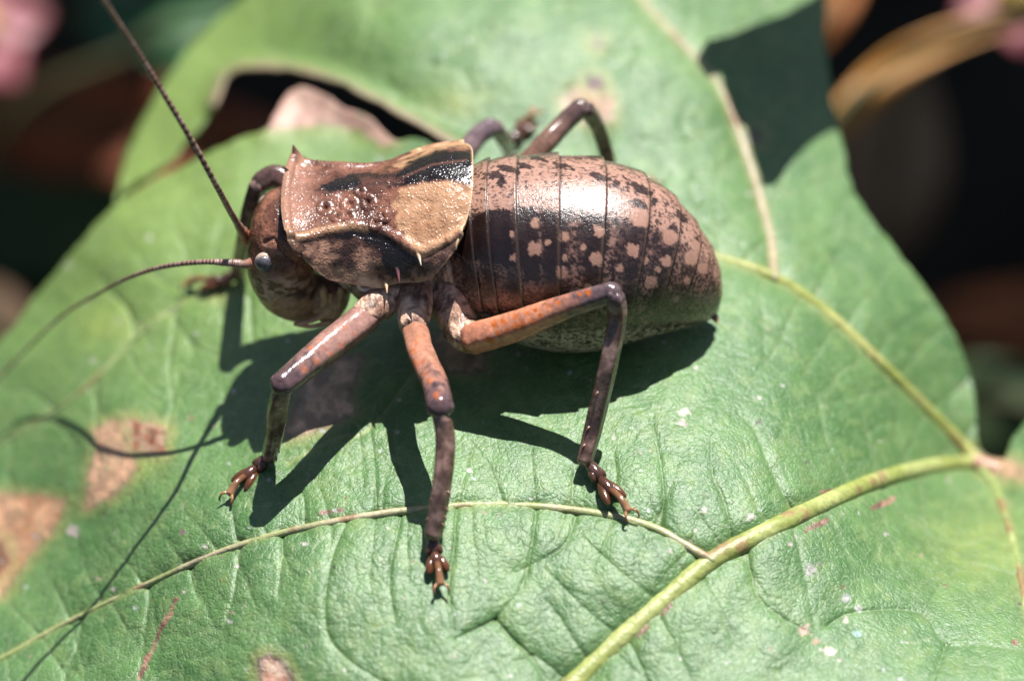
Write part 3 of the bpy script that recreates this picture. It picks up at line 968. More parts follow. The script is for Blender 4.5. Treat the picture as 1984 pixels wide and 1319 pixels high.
def netp(u, v):                            # a point of the shield by its net coordinates
    return PGf[np.argmin((uf - u) ** 2 + (vf - v) ** 2)].copy()


def spine_px(px, py, qx, qy, out, r, c0, c1):
    b = pick(PGf, px, py)
    spine(b, aty(qx, qy, b[1] - out), r, c0, c1)
    m = b.copy()
    m[1] = 2 * YB - b[1]
    t_ = aty(qx, qy, b[1] - out)
    t_[1] = 2 * YB - t_[1]
    spine(m, t_, r, c0, c1)                # its twin on the far side


spine_px(747, 547, 750, 568, .16, .034, (.6, .42, .24), (.5, .3, .16))
spine_px(766, 517, 774, 546, .18, .038, (.03, .02, .02), (.16, .05, .06))
spine_px(806, 486, 816, 514, .16, .034, (.5, .3, .16), (.6, .5, .42))
b_ = netp(.35, 2.0)
spine(b_ - np.array([0, 0, .02]), b_ + np.array([-.05, .07, .15]), .09, (.30, .16, .10), (.10, .035, .03))
b_ = netp(.12, 2.9)
spine(b_, b_ + np.array([-.06, .0, .10]), .03, (.04, .02, .02), (.02, .01, .01))

# head
HZ = np.array([  # z, left px, right px, half width
    (1.765, 558, 562, .004), (1.76, 552, 572, .06), (1.735, 538, 590, .22), (1.67, 521, 602, .36), (1.56, 507, 610, .46), (1.40, 495, 616, .53), (1.2, 487, 619, .58), (1.0, 484, 620, .58), (.8, 487, 622, .54), (.6, 497, 626, .47), (.42, 514, 630, .39), (.28, 537, 630, .29), (.19, 556, 622, .18), (.15, 575, 604, .05), (.148, 588, 592, .004)])
Hn = crom(HZ, 220)
hv = np.linspace(0, 2 * math.pi, 220, endpoint=False)
hx = ((Hn[:, 1] + Hn[:, 2]) / 2 - CX) / 180; hw = (Hn[:, 2] - Hn[:, 1]) / 360
ca, sa = np.cos(hv), np.sin(hv)
ex = 2 / 2.35
HX = hx[:, None] + hw[:, None] * np.sign(ca) * np.abs(ca) ** ex
HY = YB - Hn[:, 3][:, None] * np.sign(sa) * np.abs(sa) ** ex
HV = np.stack([HX, HY, np.repeat(Hn[:, :1], 220, 1)], -1).reshape(-1, 3)
hc0 = np.array([hx.mean(), YB, 1.1])
hd = HV - hc0; hd /= np.linalg.norm(hd, axis=1)[:, None]
hm = HV.copy(); far_h = hm[:, 1] > YB + .1
hm[far_h, 1] = 2 * YB - hm[far_h, 1]
hpx, hpy = pix(hm)
# relief: groove behind the cheek, clypeus line, rims
d1, _ = seg_dist(hpx, hpy, [(540, 590), (575, 578), (605, 575), (618, 560)])
d2, _ = seg_dist(hpx, hpy, [(512, 470), (530, 462), (560, 500), (600, 522)])
hds = -0.045 * np.exp(-(d1 / 4) ** 2) - .02 * np.exp(-(d2 / 4) ** 2) + .05 * (fbm(HV, 3, 161, 3) - .5) + .02 * (fbm(HV, 11, 163, 2) - .5)
HV = HV + hd * hds[:, None]
h1 = fbm(HV, 4.5, 165, 3); h2 = fbm(HV, 15, 167, 3); h3 = fbm(HV * np.array([1, 1, 2.2]), 9, 169, 2)
hc = lerp((.075, .027, .016), (.25, .105, .062), sstep(.35, .65, h1))
hc = lerp(hc, (.012, .007, .006), .85 * sstep(528, 548, hpx + 8 * (h1 - .5)) * sstep(500, 440, hpy))
low = sstep(520, 555, hpy)
marb = lerp((.46, .29, .21), (.11, .055, .04), sstep(.46, .56, h3))
hc = lerp(hc, marb, .8 * low * sstep(1, .5, np.abs(hpy - 550) / 60))
hc = lerp(hc, (.44, .26, .15), .85 * sstep(576, 588, hpy))
hc = lerp(hc, (.05, .032, .026), .7 * np.exp(-(((hpx - 575) / 34) ** 2 + ((hpy - 572) / 7) ** 2)))
hc = lerp(hc, (.30, .17, .11), .5 * np.exp(-(seg_dist(hpx, hpy, [(515, 475), (532, 488), (545, 492)])[0] / 3.5) ** 2))
hc = lerp(hc, (.36, .22, .15), .6 * np.exp(-(((hpx - 509) / 21) ** 2 + ((hpy - 515) / 20) ** 2)))
head = mesh('head', HV, grid_faces(220, 220, True), M_head, root, hc)
# eyes
for s in (1, -1):
    c = pick(HV, 510, 513) + np.array([0.01, .025, -.01])
    if s < 0:
        c = c * np.array([1, -1, 1]) + np.array([0, 2 * YB, 0])
    c = c + np.array([-.01, -.02 * s, .01])
    V, F = blob(c, [[.092, 0, .01], [0, .085, .0], [-.01, 0, .102]], 26, 26)
    ey = mesh('eye', V, F, M_eye, head)
    V, F = blob(c + np.array([.004, .028 * s, -.004]), [[.112, 0, .01], [0, .07, .0], [-.01, 0, .122]], 26, 26)
    mesh('eye_rim', V, F, M_spine, head, flat(len(V), (.40, .29, .22)))
# antennae
def antenna(pts, r0, r1, n=520):
    P = smooth_line(pts, n)
    L = np.concatenate([[0], np.cumsum(np.linalg.norm(np.diff(P, axis=0), axis=1))])
    R_ = r0 + (r1 - r0) * (L / L[-1]) ** .7
    R_ = R_ * (1 + 1.1 * np.exp(-((L - .10) / .12) ** 2) + .5 * np.exp(-((L - .30) / .05) ** 2) + .3 * np.exp(-((L - .42) / .1) ** 2))
    ring = np.abs(((L / .062) % 1) - .5) * 2
    R_ = R_ * (1 + .10 * (1 - ring))
    V, F, t, p_ = tube(P, R_, n=n, seg=10)
    Lv = t * L[-1]
    big = ((Lv / .062).astype(int) % 5 == 0)
    seg_ = sstep(.30, .15, np.abs(((Lv / .062) % 1) - .5))
    base = sstep(1.25, .55, Lv)
    c = lerp((.025, .012, .012), (.10, .036, .024), fbm(V, 3, 171, 2))
    c = lerp(c, (.36, .23, .18), .75 * (1 - seg_))
    c = lerp(c, (.36, .25, .20), .7 * big * (1 - .5 * seg_))
    c = lerp(c, lerp((.36, .075, .028), (.42, .15, .075), 1 - seg_), base)
    mesh('antenna', V, F, M_ant, root, c)


ab = pick(HV, 488, 514)
ab = ab + np.array([.05, .06, .0])
antenna([ab + np.array([.06, .04, 0]), ab, aty(474, 512, ab[1] - .03), atz(440, 509, 1.20), atz(385, 508, 1.16), atz(311, 518, .86), atz(245, 540, .42), atz(185, 572, -.24), atz(124, 609, -.92), atz(50, 678, -1.65), atz(-30, 765, -2.2), atz(-90, 850, -2.6)], .032, .012)
antenna([aty(492, 474, .35), aty(480, 462, .36), atz(464, 440, 1.42), atz(445, 408, 1.85), atz(421, 363, 2.42), atz(367, 265, 3.11), atz(310, 171, 3.72), atz(260, 91, 4.28), atz(223, 35, 4.72), atz(196, -8, 5.1), atz(150, -80, 5.8)], .036, .024)
# mouthparts
def palp(pts, r, col=(.42, .24, .13)):
    r = [q * .68 for q in r]
    V, F, t, p_ = tube(pts, r, n=26, seg=10)
    mesh('palp', V, F, M_tars, head, lerp(col, np.array(col) * 1.35, fbm(V, 8, 181, 2)))


V, F = blob(aty(636, 578, .08), [[.20, 0, -.06], [0, .27, 0], [.05, 0, .27]], 30, 30)
V = V + np.array([1, 0, 0]) * (.06 * (fbm(V, 7, 183, 2) - .5))[:, None]
mesh('jaw', V, F, M_head, head, lerp((.24, .13, .08), (.44, .28, .17), sstep(.35, .6, fbm(V, 6, 185, 3))))
palp([aty(640, 570, -.1), aty(636, 600, -.14), aty(610, 618, -.20), aty(572, 628, -.26)], [.05, .055, .05, .035])
palp([aty(572, 628, -.26), aty(600, 632, -.25), aty(640, 624, -.2)], [.03, .032, .04])
palp([aty(660, 560, -.05), aty(655, 590, -.1), aty(640, 612, -.12)], [.055, .06, .04], (.38, .24, .13))
palp([aty(626, 560, -.1), aty(628, 585, -.12), aty(612, 604, -.12)], [.07, .07, .05], (.40, .24, .14))
palp([aty(675, 560, .1), aty(668, 590, .05), aty(648, 620, .0)], [.05, .05, .035], (.42, .34, .18))
# pale hook under the shield
V, F, t, p_ = tube([aty(694, 546, -.50), aty(698, 557, -.52), aty(712, 561, -.54), aty(735, 557, -.56)], [.022, .028, .03, .02], n=24, seg=10)
mesh('collar_hook', V, F, M_spine, root, flat(len(V), (.55, .42, .34)))


# legs
def paint_leg(V, t, base, knee, spots=(), dorsal=None, k0=.55, k1=.95, kn=3, sp=.75, pale=None):
    a = fbm(V, 4, 191 + kn, 3); b = fbm(V, 15, 193 + kn, 3)
    c = lerp(base, np.array(base) * .75, sstep(.45, .7, a))
    c = lerp(c, np.array(knee), sstep(k0, k1, t + .5 * (b - .5)))
    c = lerp(c, np.array(knee) * .35, .55 * sstep(.58, .66, b) * sstep(k0 - .3, k1, t))
    if pale is not None:                     # pale streaks along the joint
        e = fbm(V, 8, 197 + kn, 3)
        c = lerp(c, pale, .7 * sstep(.52, .66, e))
        c = lerp(c, (.03, .014, .012), .6 * sstep(.44, .34, e))
    if spots:
        x, y = pix(V)
        for (sx, sy, sr) in spots:
            d = np.hypot(x - sx, y - sy) / sr + 1.3 * (b - .5)
            c = lerp(c, (.44, .105, .018), sp * sstep(1.05, .5, d))
    return c


def ridge(V, ph, path, amp, k, dent):             # long keels and small dents along a leg joint
    P = crom(np.array(path), 120)
    i = np.argmin(((V[:, None, :] - P[None]) ** 2).sum(-1), 1)
    d = V - P[i]
    return V + d * (amp * np.cos(k * ph) + dent * (fbm(V, 6, 233, 3) - .5))[:, None]


def leg(femur, fr, tibia, tr, tarsus, coxa, cr, spots=(), fcol=(.50, .25, .16), kcol=(.085, .05, .052), tcol=(.12, .068, .05), k0=.45, sp=.75, kn=3):
    lg = bpy.data.objects.new('leg', None)
    lg.empty_display_size = .2
    COL.objects.link(lg); lg.parent = root
    WORLD[lg.name] = WORLD[root.name]
    px_ = 1 / 180.0
    V, F, t, p_ = tube(coxa, [r * px_ for r in cr], n=50, seg=28)
    dl = fbm(V, 5, 201 + kn, 3) - .5
    ctr = np.mean(np.array(coxa), 0)
    dv_ = V - ctr; dv_ /= np.linalg.norm(dv_, axis=1)[:, None] + 1e-9
    V = V + dv_ * (.09 * dl)[:, None]
    a = fbm(V, 5, 205 + kn, 3); b = fbm(V, 14, 207 + kn, 3)
    c = lerp((.28, .15, .10), (.58, .37, .26), sstep(.30, .52, a))
    c = lerp(c, (.06, .035, .03), .7 * sstep(.55, .62, b))
    mesh('coxa', V, F, M_soft, lg, c)
    V, F, t, p_ = tube(femur, [r * px_ for r in fr], n=110, seg=36)
    V = ridge(V, p_, femur, .035, 5, .12)
    mesh('femur', V, F, M_leg, lg, paint_leg(V, t, fcol, kcol, spots, k0=k0, kn=kn, sp=sp))
    # knee
    kc = np.array(femur[-1]); kd = np.array(femur[-1]) - np.array(femur[-2]); kd /= np.linalg.norm(kd)
    td = np.array(tibia[1]) - np.array(tibia[0]); td /= np.linalg.norm(td)
    sd = np.cross(kd, td); sd /= np.linalg.norm(sd) + 1e-9
    up_ = np.cross(sd, kd)
    kr = fr[-1] * px_ * .98
    V1_, F1 = blob(kc + kd * kr * .1, [kd * kr * .9, sd * kr * .92, up_ * kr * .9], 18, 18)
    V2_, F2 = blob(kc + kd * kr * .1 + sd * kr * .72, [kd * kr * .5, sd * kr * .35, up_ * kr * .5], 12, 12)
    V3_, F3 = blob(kc + kd * kr * .1 - sd * kr * .72, [kd * kr * .5, sd * kr * .35, up_ * kr * .5], 12, 12)
    Vj, Fj, Cj = join([(V1_, F1, flat(len(V1_), np.array(kcol) * .9)), (V2_, F2, flat(len(V2_), np.array(kcol) * 1.3)), (V3_, F3, flat(len(V3_), np.array(kcol) * 1.3))])
    mesh('knee', Vj, Fj, M_leg, lg, Cj)
    # tibia with its little spurs
    V, F, t, p_ = tube(tibia, [r * px_ for r in tr], n=110, seg=30)
    V = ridge(V, p_, tibia, .10, 4, .08)
    parts = [(V, F, paint_leg(V, 1 - t, tcol, kcol, (), k0=.85, kn=kn + 7, pale=(.27, .165, .135)))]
    T3 = crom(np.array(tibia), 40); R3 = crom(np.array(tr, float)[:, None], 40)[:, 0] * px_
    rr = random.Random(kn)
    for side in (-1, 1):
        for k in ((24, 30, 34) if side < 0 else (27, 32, 35, 37)):
            d_ = T3[min(k + 1, 39)] - T3[k - 1]; d_ /= np.linalg.norm(d_)
            k += rr.choice([-1, 0, 1])
            o = side * sd * .8 - up_ * .5 + .3 * np.array([rr.uniform(-.4, .4), 0, 0]); o = o - d_ * (o @ d_); o /= np.linalg.norm(o)
            b0 = T3[k] + o * R3[k] * .85
            sv, sf, st_, _p = tube([b0, b0 + o * .02 + d_ * .015, b0 + o * .04 + d_ * .05], [.014, .010, .002], n=8, seg=6)
            parts.append((sv, sf, lerp((.30, .17, .10), (.05, .02, .02), st_)))
    Vj, Fj, Cj = join(parts)
    mesh('tibia', Vj, Fj, M_leg, lg, Cj)
    # tarsus: three padded joints, a slender last one and two claws
    Q = np.array(tarsus)
    parts = []
    upz = np.array([0, 0, 1.0])
    cols = [(.055, .026, .02), (.065, .026, .016), (.085, .03, .013), (.2, .09, .04)]

    def pad(c, d, side, L, W, H, col, spread=0.0):
        d = d / (np.linalg.norm(d) + 1e-9)
        s = np.cross(d, upz); s /= np.linalg.norm(s) + 1e-9
        u = np.cross(s, d)
        V, F = blob(c + s * side * spread, [d * L + s * side * L * .25, s * W, u * H], 18, 16)
        a = fbm(V, 9, 211, 2)
        return (V, F, lerp(np.array(col) * .7, np.array(col) * 1.3, a))
    d01 = Q[1] - Q[0]; d12 = Q[2] - Q[1]; d23 = Q[3] - Q[2]; dz = np.array([0, 0, .05])
    n1_, n2_, n3_ = (np.linalg.norm(d) for d in (d01, d12, d23))
    parts.append(pad((Q[0] + Q[1]) / 2 + dz, d01, 0, n1_ * .62, .068, .065, cols[0]))
    parts.append(pad(Q[0] * .35 + Q[1] * .65 + dz * .6, d01, 1, n1_ * .40, .045, .055, cols[1], .045))
    parts.append(pad(Q[0] * .35 + Q[1] * .65 + dz * .6, d01, -1, n1_ * .40, .045, .055, cols[1], .045))
    parts.append(pad((Q[1] + Q[2]) / 2 + dz, d12, 0, n2_ * .55, .062, .060, cols[1]))
    parts.append(pad(Q[1] * .3 + Q[2] * .7 + dz * .4, d12, 1, n2_ * .62, .052, .05, cols[2], .068))
    parts.append(pad(Q[1] * .3 + Q[2] * .7 + dz * .4, d12, -1, n2_ * .62, .052, .05, cols[2], .068))
    V, F, t, p_ = tube([Q[2] * .9 + Q[1] * .1 + dz * 1.5, (Q[2] + Q[3]) / 2 + dz * 2.2, Q[3] + dz * 1.4], [.035, .036, .046], n=24, seg=12)
    parts.append((V, F, lerp((.11, .045, .02), (.24, .12, .06), t)))
    s = np.cross(d23 / n3_, upz); s /= np.linalg.norm(s)
    for q in (-1, 1):
        b0 = Q[3] + dz * 1.4 + s * q * .02
        V, F, t, p_ = tube([b0, b0 + d23 / n3_ * .06 + s * q * .05 + dz * .3, b0 + d23 / n3_ * .10 + s * q * .055 - dz * .7, b0 + d23 / n3_ * .085 + s * q * .045 - dz * 1.5], [.017, .014, .010, .003], n=16, seg=8)
        parts.append((V, F, lerp((.34, .16, .07), (.05, .02, .015), t)))
    Vj, Fj, Cj = join(parts)
    mesh('tarsus', Vj, Fj, M_tars, lg, Cj)
    return lg


def lf(px, py, up=0.0):                    # a point on the blade, or a little above it
    z = float(leaf_z(np.array([px]), np.array([py]))[0])
    return atz(px, py, z + up)


# near front leg
leg([atz(712, 612, 1.02), atz(650, 660, 1.02), atz(596, 704, .99), atz(548, 744, .95)], [29, 30, 27, 24],
    [atz(549, 752, .92), atz(538, 795, .56), atz(530, 845, .08), lf(522, 884, .16)], [16, 20, 17, 15],
    [lf(518, 893, .07), lf(496, 910, .05), lf(470, 936, .04), lf(447, 964, .03)],
    [aty(765, 548, -.20), aty(742, 577, -.52), aty(716, 606, -.74)], [38, 36, 30],
    spots=[(648, 640, 6), (668, 632, 7), (620, 660, 6), (660, 668, 8), (640, 685, 7), (612, 700, 7), (600, 672, 6), (684, 645, 6), (590, 715, 7), (628, 676, 5)], fcol=(.29, .155, .125), sp=.4, kn=3)
# near middle leg
leg([atz(804, 640, .94), atz(818, 690, .98), atz(842, 742, 1.0), atz(853, 788, 1.0)], [25, 25, 25, 25],
    [atz(852, 796, .98), atz(863, 850, .75), atz(857, 935, .43), lf(840, 1034, .17)], [15, 17, 17, 16],
    [lf(838, 1046, .06), lf(842, 1076, .04), lf(848, 1104, .03), lf(853, 1138, .03)],
    [aty(800, 555, -.28), aty(802, 590, -.58), aty(803, 632, -.84)], [42, 36, 29],
    spots=[(806, 664, 6), (800, 680, 7), (806, 704, 9), (818, 700, 6), (822, 724, 7), (832, 738, 7), (845, 765, 7), (812, 652, 5)], fcol=(.40, .18, .115), sp=.5, kn=5)
# near hind leg
leg([atz(918, 655, .86), atz(1000, 630, 1.12), atz(1090, 596, 1.42), atz(1184, 566, 1.74)], [31, 29, 24, 20],
    [atz(1194, 577, 1.72), atz(1196, 620, 1.46), atz(1176, 720, .98), atz(1152, 820, .45), lf(1134, 890, .16)], [16, 17, 17, 17, 15],
    [lf(1140, 903, .07), lf(1162, 931, .05), lf(1188, 963, .04), lf(1216, 997, .03)],
    [aty(880, 560, -.32), aty(882, 610, -.56), aty(898, 645, -.78), aty(925, 655, -.90)], [46, 40, 34, 30],
    spots=[(957, 628, 8), (976, 623, 7), (998, 613, 7), (1021, 606, 6), (1036, 600, 6), (1048, 613, 6), (1031, 622, 8), (1013, 629, 8), (1000, 634, 8), (983, 642, 8), (968, 647, 8), (951, 659, 9), (1139, 567, 7), (1122, 570, 6), (1080, 585, 5), (1062, 592, 5)],
    fcol=(.50, .20, .115), kcol=(.10, .065, .07), k0=.50, sp=.95, kn=8)
# far hind leg
leg([atz(1010, 330, 1.2), atz(1055, 280, 1.4), atz(1092, 240, 1.5), atz(1124, 210, 1.62)], [22, 21, 20, 20],
    [atz(1138, 214, 1.60), atz(1160, 250, 1.2), atz(1178, 310, .75), lf(1196, 395, .16)], [16, 16, 15, 14],
    [lf(1200, 402, .06), lf(1216, 392, .05), lf(1240, 376, .04), lf(1262, 362, .03)],
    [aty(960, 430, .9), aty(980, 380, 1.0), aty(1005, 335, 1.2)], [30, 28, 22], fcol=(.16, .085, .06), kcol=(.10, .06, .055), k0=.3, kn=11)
# far middle leg
leg([atz(880, 340, .8), atz(900, 300, .95), atz(925, 265, 1.05), atz(950, 247, 1.1)], [22, 21, 20, 20],
    [atz(962, 250, 1.06), atz(974, 268, .8), atz(984, 284, .45), lf(988, 290, .12)], [16, 16, 15, 13],
    [lf(990, 282, .08), lf(1004, 262, .07), lf(1020, 244, .05), lf(1036, 228, .03)],
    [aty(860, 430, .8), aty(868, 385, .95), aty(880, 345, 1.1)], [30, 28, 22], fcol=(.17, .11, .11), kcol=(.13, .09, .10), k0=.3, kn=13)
# far front leg
leg([atz(600, 400, 1.1), atz(565, 360, 1.3), atz(535, 342, 1.36), atz(508, 352, 1.32)], [24, 24, 23, 22],
    [atz(500, 362, 1.30), atz(488, 410, .95), atz(476, 470, .40), lf(462, 530, .14)], [17, 19, 18, 16],
    [lf(455, 541, .07), lf(430, 548, .06), lf(402, 552, .05), lf(368, 556, .03)],
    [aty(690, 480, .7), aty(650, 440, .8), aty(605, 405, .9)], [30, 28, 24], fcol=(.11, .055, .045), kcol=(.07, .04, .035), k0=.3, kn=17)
# tip of the abdomen
for s in (-.06, .05):
    V, F, t, p_ = tube([aty(1378, 606, YB + s), aty(1386, 617, YB + s - .06), aty(1390, 627, YB + s - .12)], [.05, .04, .006], n=18, seg=10)
    mesh('cercus', V, F, M_spine, root, lerp((.08, .045, .035), (.45, .2, .1), sstep(.4, .9, t)))


# ------------------------------------------------------------------ plants beyond the leaf, well out of focus
def blade_mesh(L, W, curl=.25, fold=.2, bend=0.0, nl=28, nw=14):
    u = np.linspace(0, 1, nl); v = np.linspace(-1, 1, nw)
    U, Wv = np.meshgrid(u, v, indexing='ij')
    half = W * .5 * np.sin(math.pi * U ** .8) ** .75 * (1 - .25 * U) + 0.01
    X = U * L
    Y = Wv * half + bend * L * U ** 2
    fold_y = Wv * half
    Z = curl * L * (U * (1 - U)) - fold * np.abs(fold_y) + .03 * L * np.sin(9 * U + 3 * Wv)
    return np.stack([X, Y, Z], -1).reshape(-1, 3), grid_faces(nl, nw)


ER = np.array([1.0, 0, 0]); EU = UPV; EV = -FWD


def far_leaf(name, label, cat, px, py, dep, L, W, roll, face, material, rib, group=None, curl=.25, fold=.2, stem=4.0, bend=0.0):
    """A blade with a midrib and a stalk; roll is its heading in the view, face tips it up (degrees)."""
    base = atd(px, py, dep)
    a = math.radians(roll); f = math.radians(face)
    nrm_ = EV * math.cos(f) + EU * math.sin(f)
    xx = ER * math.cos(a) + EU * math.sin(a)
    xx = xx - nrm_ * (xx @ nrm_); xx /= np.linalg.norm(xx)
    yv = np.cross(nrm_, xx)
    Mx = np.stack([xx, yv, nrm_], 1)
    e = thing(name, label, cat, tuple(base), group)
    V, F = blade_mesh(L, W, curl, fold, bend)
    ob = mesh('blade', base + V @ Mx.T, F, material, e)
    sd_ = ob.modifiers.new('thickness', 'SOLIDIFY'); sd_.thickness = .05
    r = V.reshape(28, 14, 3)[:, 6:8].mean(1) + np.array([0, 0, .05])
    Vr, Fr, t, p_ = tube(base + r @ Mx.T, [.10, .06, .03], n=30, seg=8)
    mesh('midrib', Vr, Fr, rib, e)
    s0 = base
    Vr, Fr, t, p_ = tube([s0, s0 - xx * stem * .5 - np.array([0, 0, stem * .2]), s0 - xx * stem * .8 - np.array([0, 0, stem])], [.09, .09, .11], n=20, seg=8)
    mesh('stalk', Vr, Fr, rib, e)
    return e


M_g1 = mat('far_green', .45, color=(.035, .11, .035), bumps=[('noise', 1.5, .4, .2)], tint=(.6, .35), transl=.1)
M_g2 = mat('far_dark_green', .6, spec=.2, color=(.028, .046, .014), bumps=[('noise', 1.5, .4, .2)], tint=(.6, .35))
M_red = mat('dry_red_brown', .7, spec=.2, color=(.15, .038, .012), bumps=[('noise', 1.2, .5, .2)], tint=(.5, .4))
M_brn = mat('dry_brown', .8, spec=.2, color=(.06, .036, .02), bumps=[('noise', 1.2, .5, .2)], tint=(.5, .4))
M_brn_lift = mat('dry_brown_lifted', .8, spec=.2, color=(.17, .105, .06), bumps=[('noise', 1.2, .5, .2)], tint=(.5, .4))  # dry brown again, colour lightened to offset the shade on its leaf
M_red_lift = mat('dry_red_brown_lifted', .8, spec=.2, color=(.34, .10, .035), bumps=[('noise', 1.2, .5, .2)], tint=(.5, .4))  # paler copy of the dry red brown, makes up for missing sun
M_och = mat('ochre_blade', .5, color=(.34, .155, .03), bumps=[('noise', 1.0, .4, .2)], tint=(.7, .2))
M_or = mat('dry_orange', .7, spec=.2, color=(.22, .075, .02), tint=(.7, .3))
M_pink = mat('pink_petal', .5, color=(.24, .055, .065), tint=(.8, .15), transl=.2)
M_rib = mat('far_rib', .6, spec=.2, color=(.05, .05, .018), tint=(1, .2))
M_core = mat('flower_core', .6, color=(.45, .3, .05), tint=(3, .2))


def flower(label, px, py, dep, size, tilt, spin, side):
    base = atd(px, py, dep)
    e = thing('pink_flower', label, 'flower', tuple(base), 'pink flowers behind the leaf')
    f = math.radians(tilt)
    nrm_ = EV * math.cos(f) + EU * math.sin(f)
    x0 = ER.copy(); y0 = np.cross(nrm_, x0)
    for k in range(5):
        a = spin + k * 2 * math.pi / 5
        xx = x0 * math.cos(a) + y0 * math.sin(a); yv = np.cross(nrm_, xx)
        V, F = blade_mesh(size, size * .95, .25, .05, nl=16, nw=10)
        ob = mesh('petal', base + V @ np.stack([xx, yv, nrm_], 1).T, F, M_pink, e)
        ob.modifiers.new('thickness', 'SOLIDIFY').thickness = .03
    V, F = blob(base + nrm_ * .15, [ER * .3, EU * .3, EV * .3], 12, 12)
    mesh('core', V, F, M_core, e)
    V, F, t, p_ = tube([base, base - nrm_ * .8 + ER * side * .8, base - nrm_ * 1.2 + ER * side * 2.2 - np.array([0, 0, 1.5]), base - nrm_ * 1.6 + ER * side * 2.6 - np.array([0, 0, 9])], [.12, .1, .12], n=24, seg=8)
    mesh('stalk', V, F, M_rib, e)


flower('pink flower half out of frame at the upper left of the leaf', -45, 62, 18, 1.1, 25, .3, -1)
flower('pink flower over the ochre blade in the far upper right', 1965, -8, 15, 0.9, 25, 1.0, 1)
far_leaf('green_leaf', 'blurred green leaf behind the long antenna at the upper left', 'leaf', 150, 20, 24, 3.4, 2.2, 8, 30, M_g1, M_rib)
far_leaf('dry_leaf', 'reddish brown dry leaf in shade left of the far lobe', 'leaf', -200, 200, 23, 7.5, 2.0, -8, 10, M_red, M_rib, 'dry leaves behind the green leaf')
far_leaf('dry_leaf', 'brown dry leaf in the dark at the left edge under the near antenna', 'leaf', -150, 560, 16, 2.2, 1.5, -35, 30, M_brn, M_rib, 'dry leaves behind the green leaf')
far_leaf('dry_leaf', 'reddish brown dry leaf in the dark beyond the right edge of the leaf', 'leaf', 2200, 615, 25, 4.2, 1.2, 182, 20, M_red_lift, M_rib, 'dry leaves behind the green leaf')
far_leaf('dry_leaf', 'large dim brown leaf hanging in the dark right of the far lobe', 'leaf', 1690, 500, 23, 3.4, 2.0, 80, -10, M_brn_lift, M_rib, 'dry leaves behind the green leaf')
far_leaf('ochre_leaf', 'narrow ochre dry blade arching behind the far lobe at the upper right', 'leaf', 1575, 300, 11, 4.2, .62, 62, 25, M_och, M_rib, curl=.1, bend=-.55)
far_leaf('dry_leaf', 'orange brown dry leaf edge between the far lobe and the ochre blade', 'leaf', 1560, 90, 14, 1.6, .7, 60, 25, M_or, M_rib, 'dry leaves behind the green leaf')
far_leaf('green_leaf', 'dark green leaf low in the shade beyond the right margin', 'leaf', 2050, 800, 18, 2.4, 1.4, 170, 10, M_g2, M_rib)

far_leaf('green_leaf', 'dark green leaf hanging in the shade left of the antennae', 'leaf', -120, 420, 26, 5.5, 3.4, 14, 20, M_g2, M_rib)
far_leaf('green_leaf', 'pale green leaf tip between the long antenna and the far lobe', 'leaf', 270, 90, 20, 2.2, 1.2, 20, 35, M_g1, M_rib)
far_leaf('green_leaf', 'olive green leaf in the dark low beyond the right margin', 'leaf', 2120, 780, 27, 4.2, 1.6, 176, 20, M_g2, M_rib)

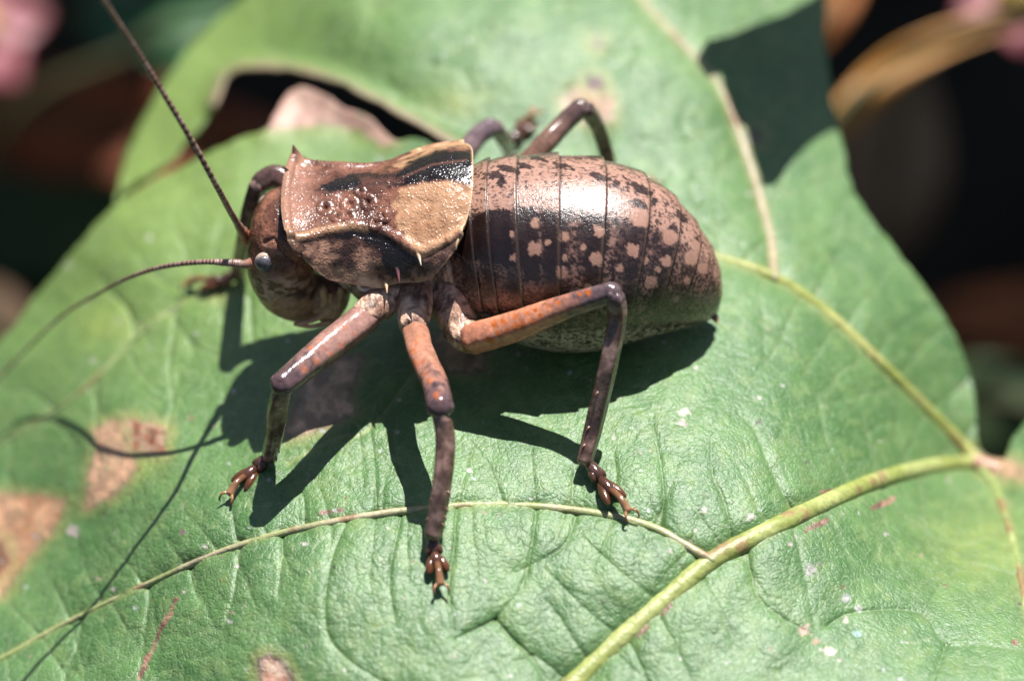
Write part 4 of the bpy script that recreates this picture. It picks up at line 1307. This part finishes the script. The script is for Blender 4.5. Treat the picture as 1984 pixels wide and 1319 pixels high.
# the leaf overhead that shades a patch of the far lobe (it hangs above the picture)
SH = [(1352, 112), (1372, 78), (1420, 66), (1470, 50), (1530, 26), (1582, -6), (1604, -60), (1700, -80), (1780, 60), (1760, 240), (1650, 262), (1612, 256), (1565, 283), (1528, 318), (1500, 350),
      (1478, 350), (1464, 300), (1446, 236), (1424, 224), (1410, 180), (1394, 132), (1374, 142)]
n_ = len(SH)
sh = wav(SH + [SH[0]], 4, 31, 8)[:-1]
shp = np.array(sh)
zz = leaf_z(shp[:, 0], shp[:, 1])
pts3 = atz(shp[:, 0], shp[:, 1], zz)
cx_, cy_ = 1560.0, 150.0
c3 = atz(cx_, cy_, float(leaf_z(np.array([cx_]), np.array([cy_]))[0]))
lift = SUN * 3.2
rings = []
for k, f in enumerate(np.linspace(1, .04, 8)):
    rr_ = c3 + (pts3 - c3) * f
    rings.append(rr_ + lift * (1 + .12 * (1 - f)))
OV = np.concatenate(rings)
M_over = mat('overhead_green', .45, color=(.05, .12, .035), bumps=[('noise', 3, .4, .1)], tint=(1.5, .2))
over = thing('overhead_leaf', 'green leaf hanging above the far lobe that shades its right side', 'leaf', tuple(c3 + lift))
ob = mesh('blade', OV, grid_faces(8, len(sh), True), M_over, over)
ob.modifiers.new('thickness', 'SOLIDIFY').thickness = .04
V, F, t, p_ = tube([c3 + lift * 1.1, c3 + lift * 1.15 + np.array([1.5, .4, .6]), c3 + lift * 1.2 + np.array([4, 1, .2]), c3 + lift + np.array([7, 2, -6]), c3 + lift + np.array([7.5, 2.2, -22])], [.06, .08, .1, .14, .2], n=50, seg=8)
mesh('stalk', V, F, M_rib, over)

# unseen leaves, added out of view only to keep the ground behind in shade
proto = None
rc = random.Random(3)
k = 0
for ix in range(6):
    for iy in range(4):
        x = -24 + ix * 9.6 + rc.uniform(-1, 1); y = 30 + iy * 7.5 + rc.uniform(-1, 1); z = 11 + rc.uniform(-1, 1) + .6 * (k % 3)
        e = thing('added_shade_leaf', 'unseen broad green leaf added overhead to shade the ground behind', 'leaf', (x, y, z), 'unseen leaves added for shade')
        e.rotation_euler = (rc.uniform(-.15, .15), rc.uniform(-.15, .15), rc.uniform(-.4, .4))
        if proto is None:
            V, F = blade_mesh(15, 12, .05, .08)
            V = V - np.array([7.5, 0, 0])
            WORLD[e.name] = (0, 0, 0)
            b_ = mesh('blade', V, F, M_g1, e)
            Vr, Fr, t, p_ = tube([(-7.5, 0, .1), (0, 0, 1.0), (7, 0, .3)], [.15, .1, .05], n=20, seg=8)
            m_ = mesh('midrib', Vr, Fr, M_rib, e)
            proto = (b_, m_)
        else:
            for s_ in proto:
                d_ = s_.copy(); d_.parent = e; COL.objects.link(d_)
        k += 1
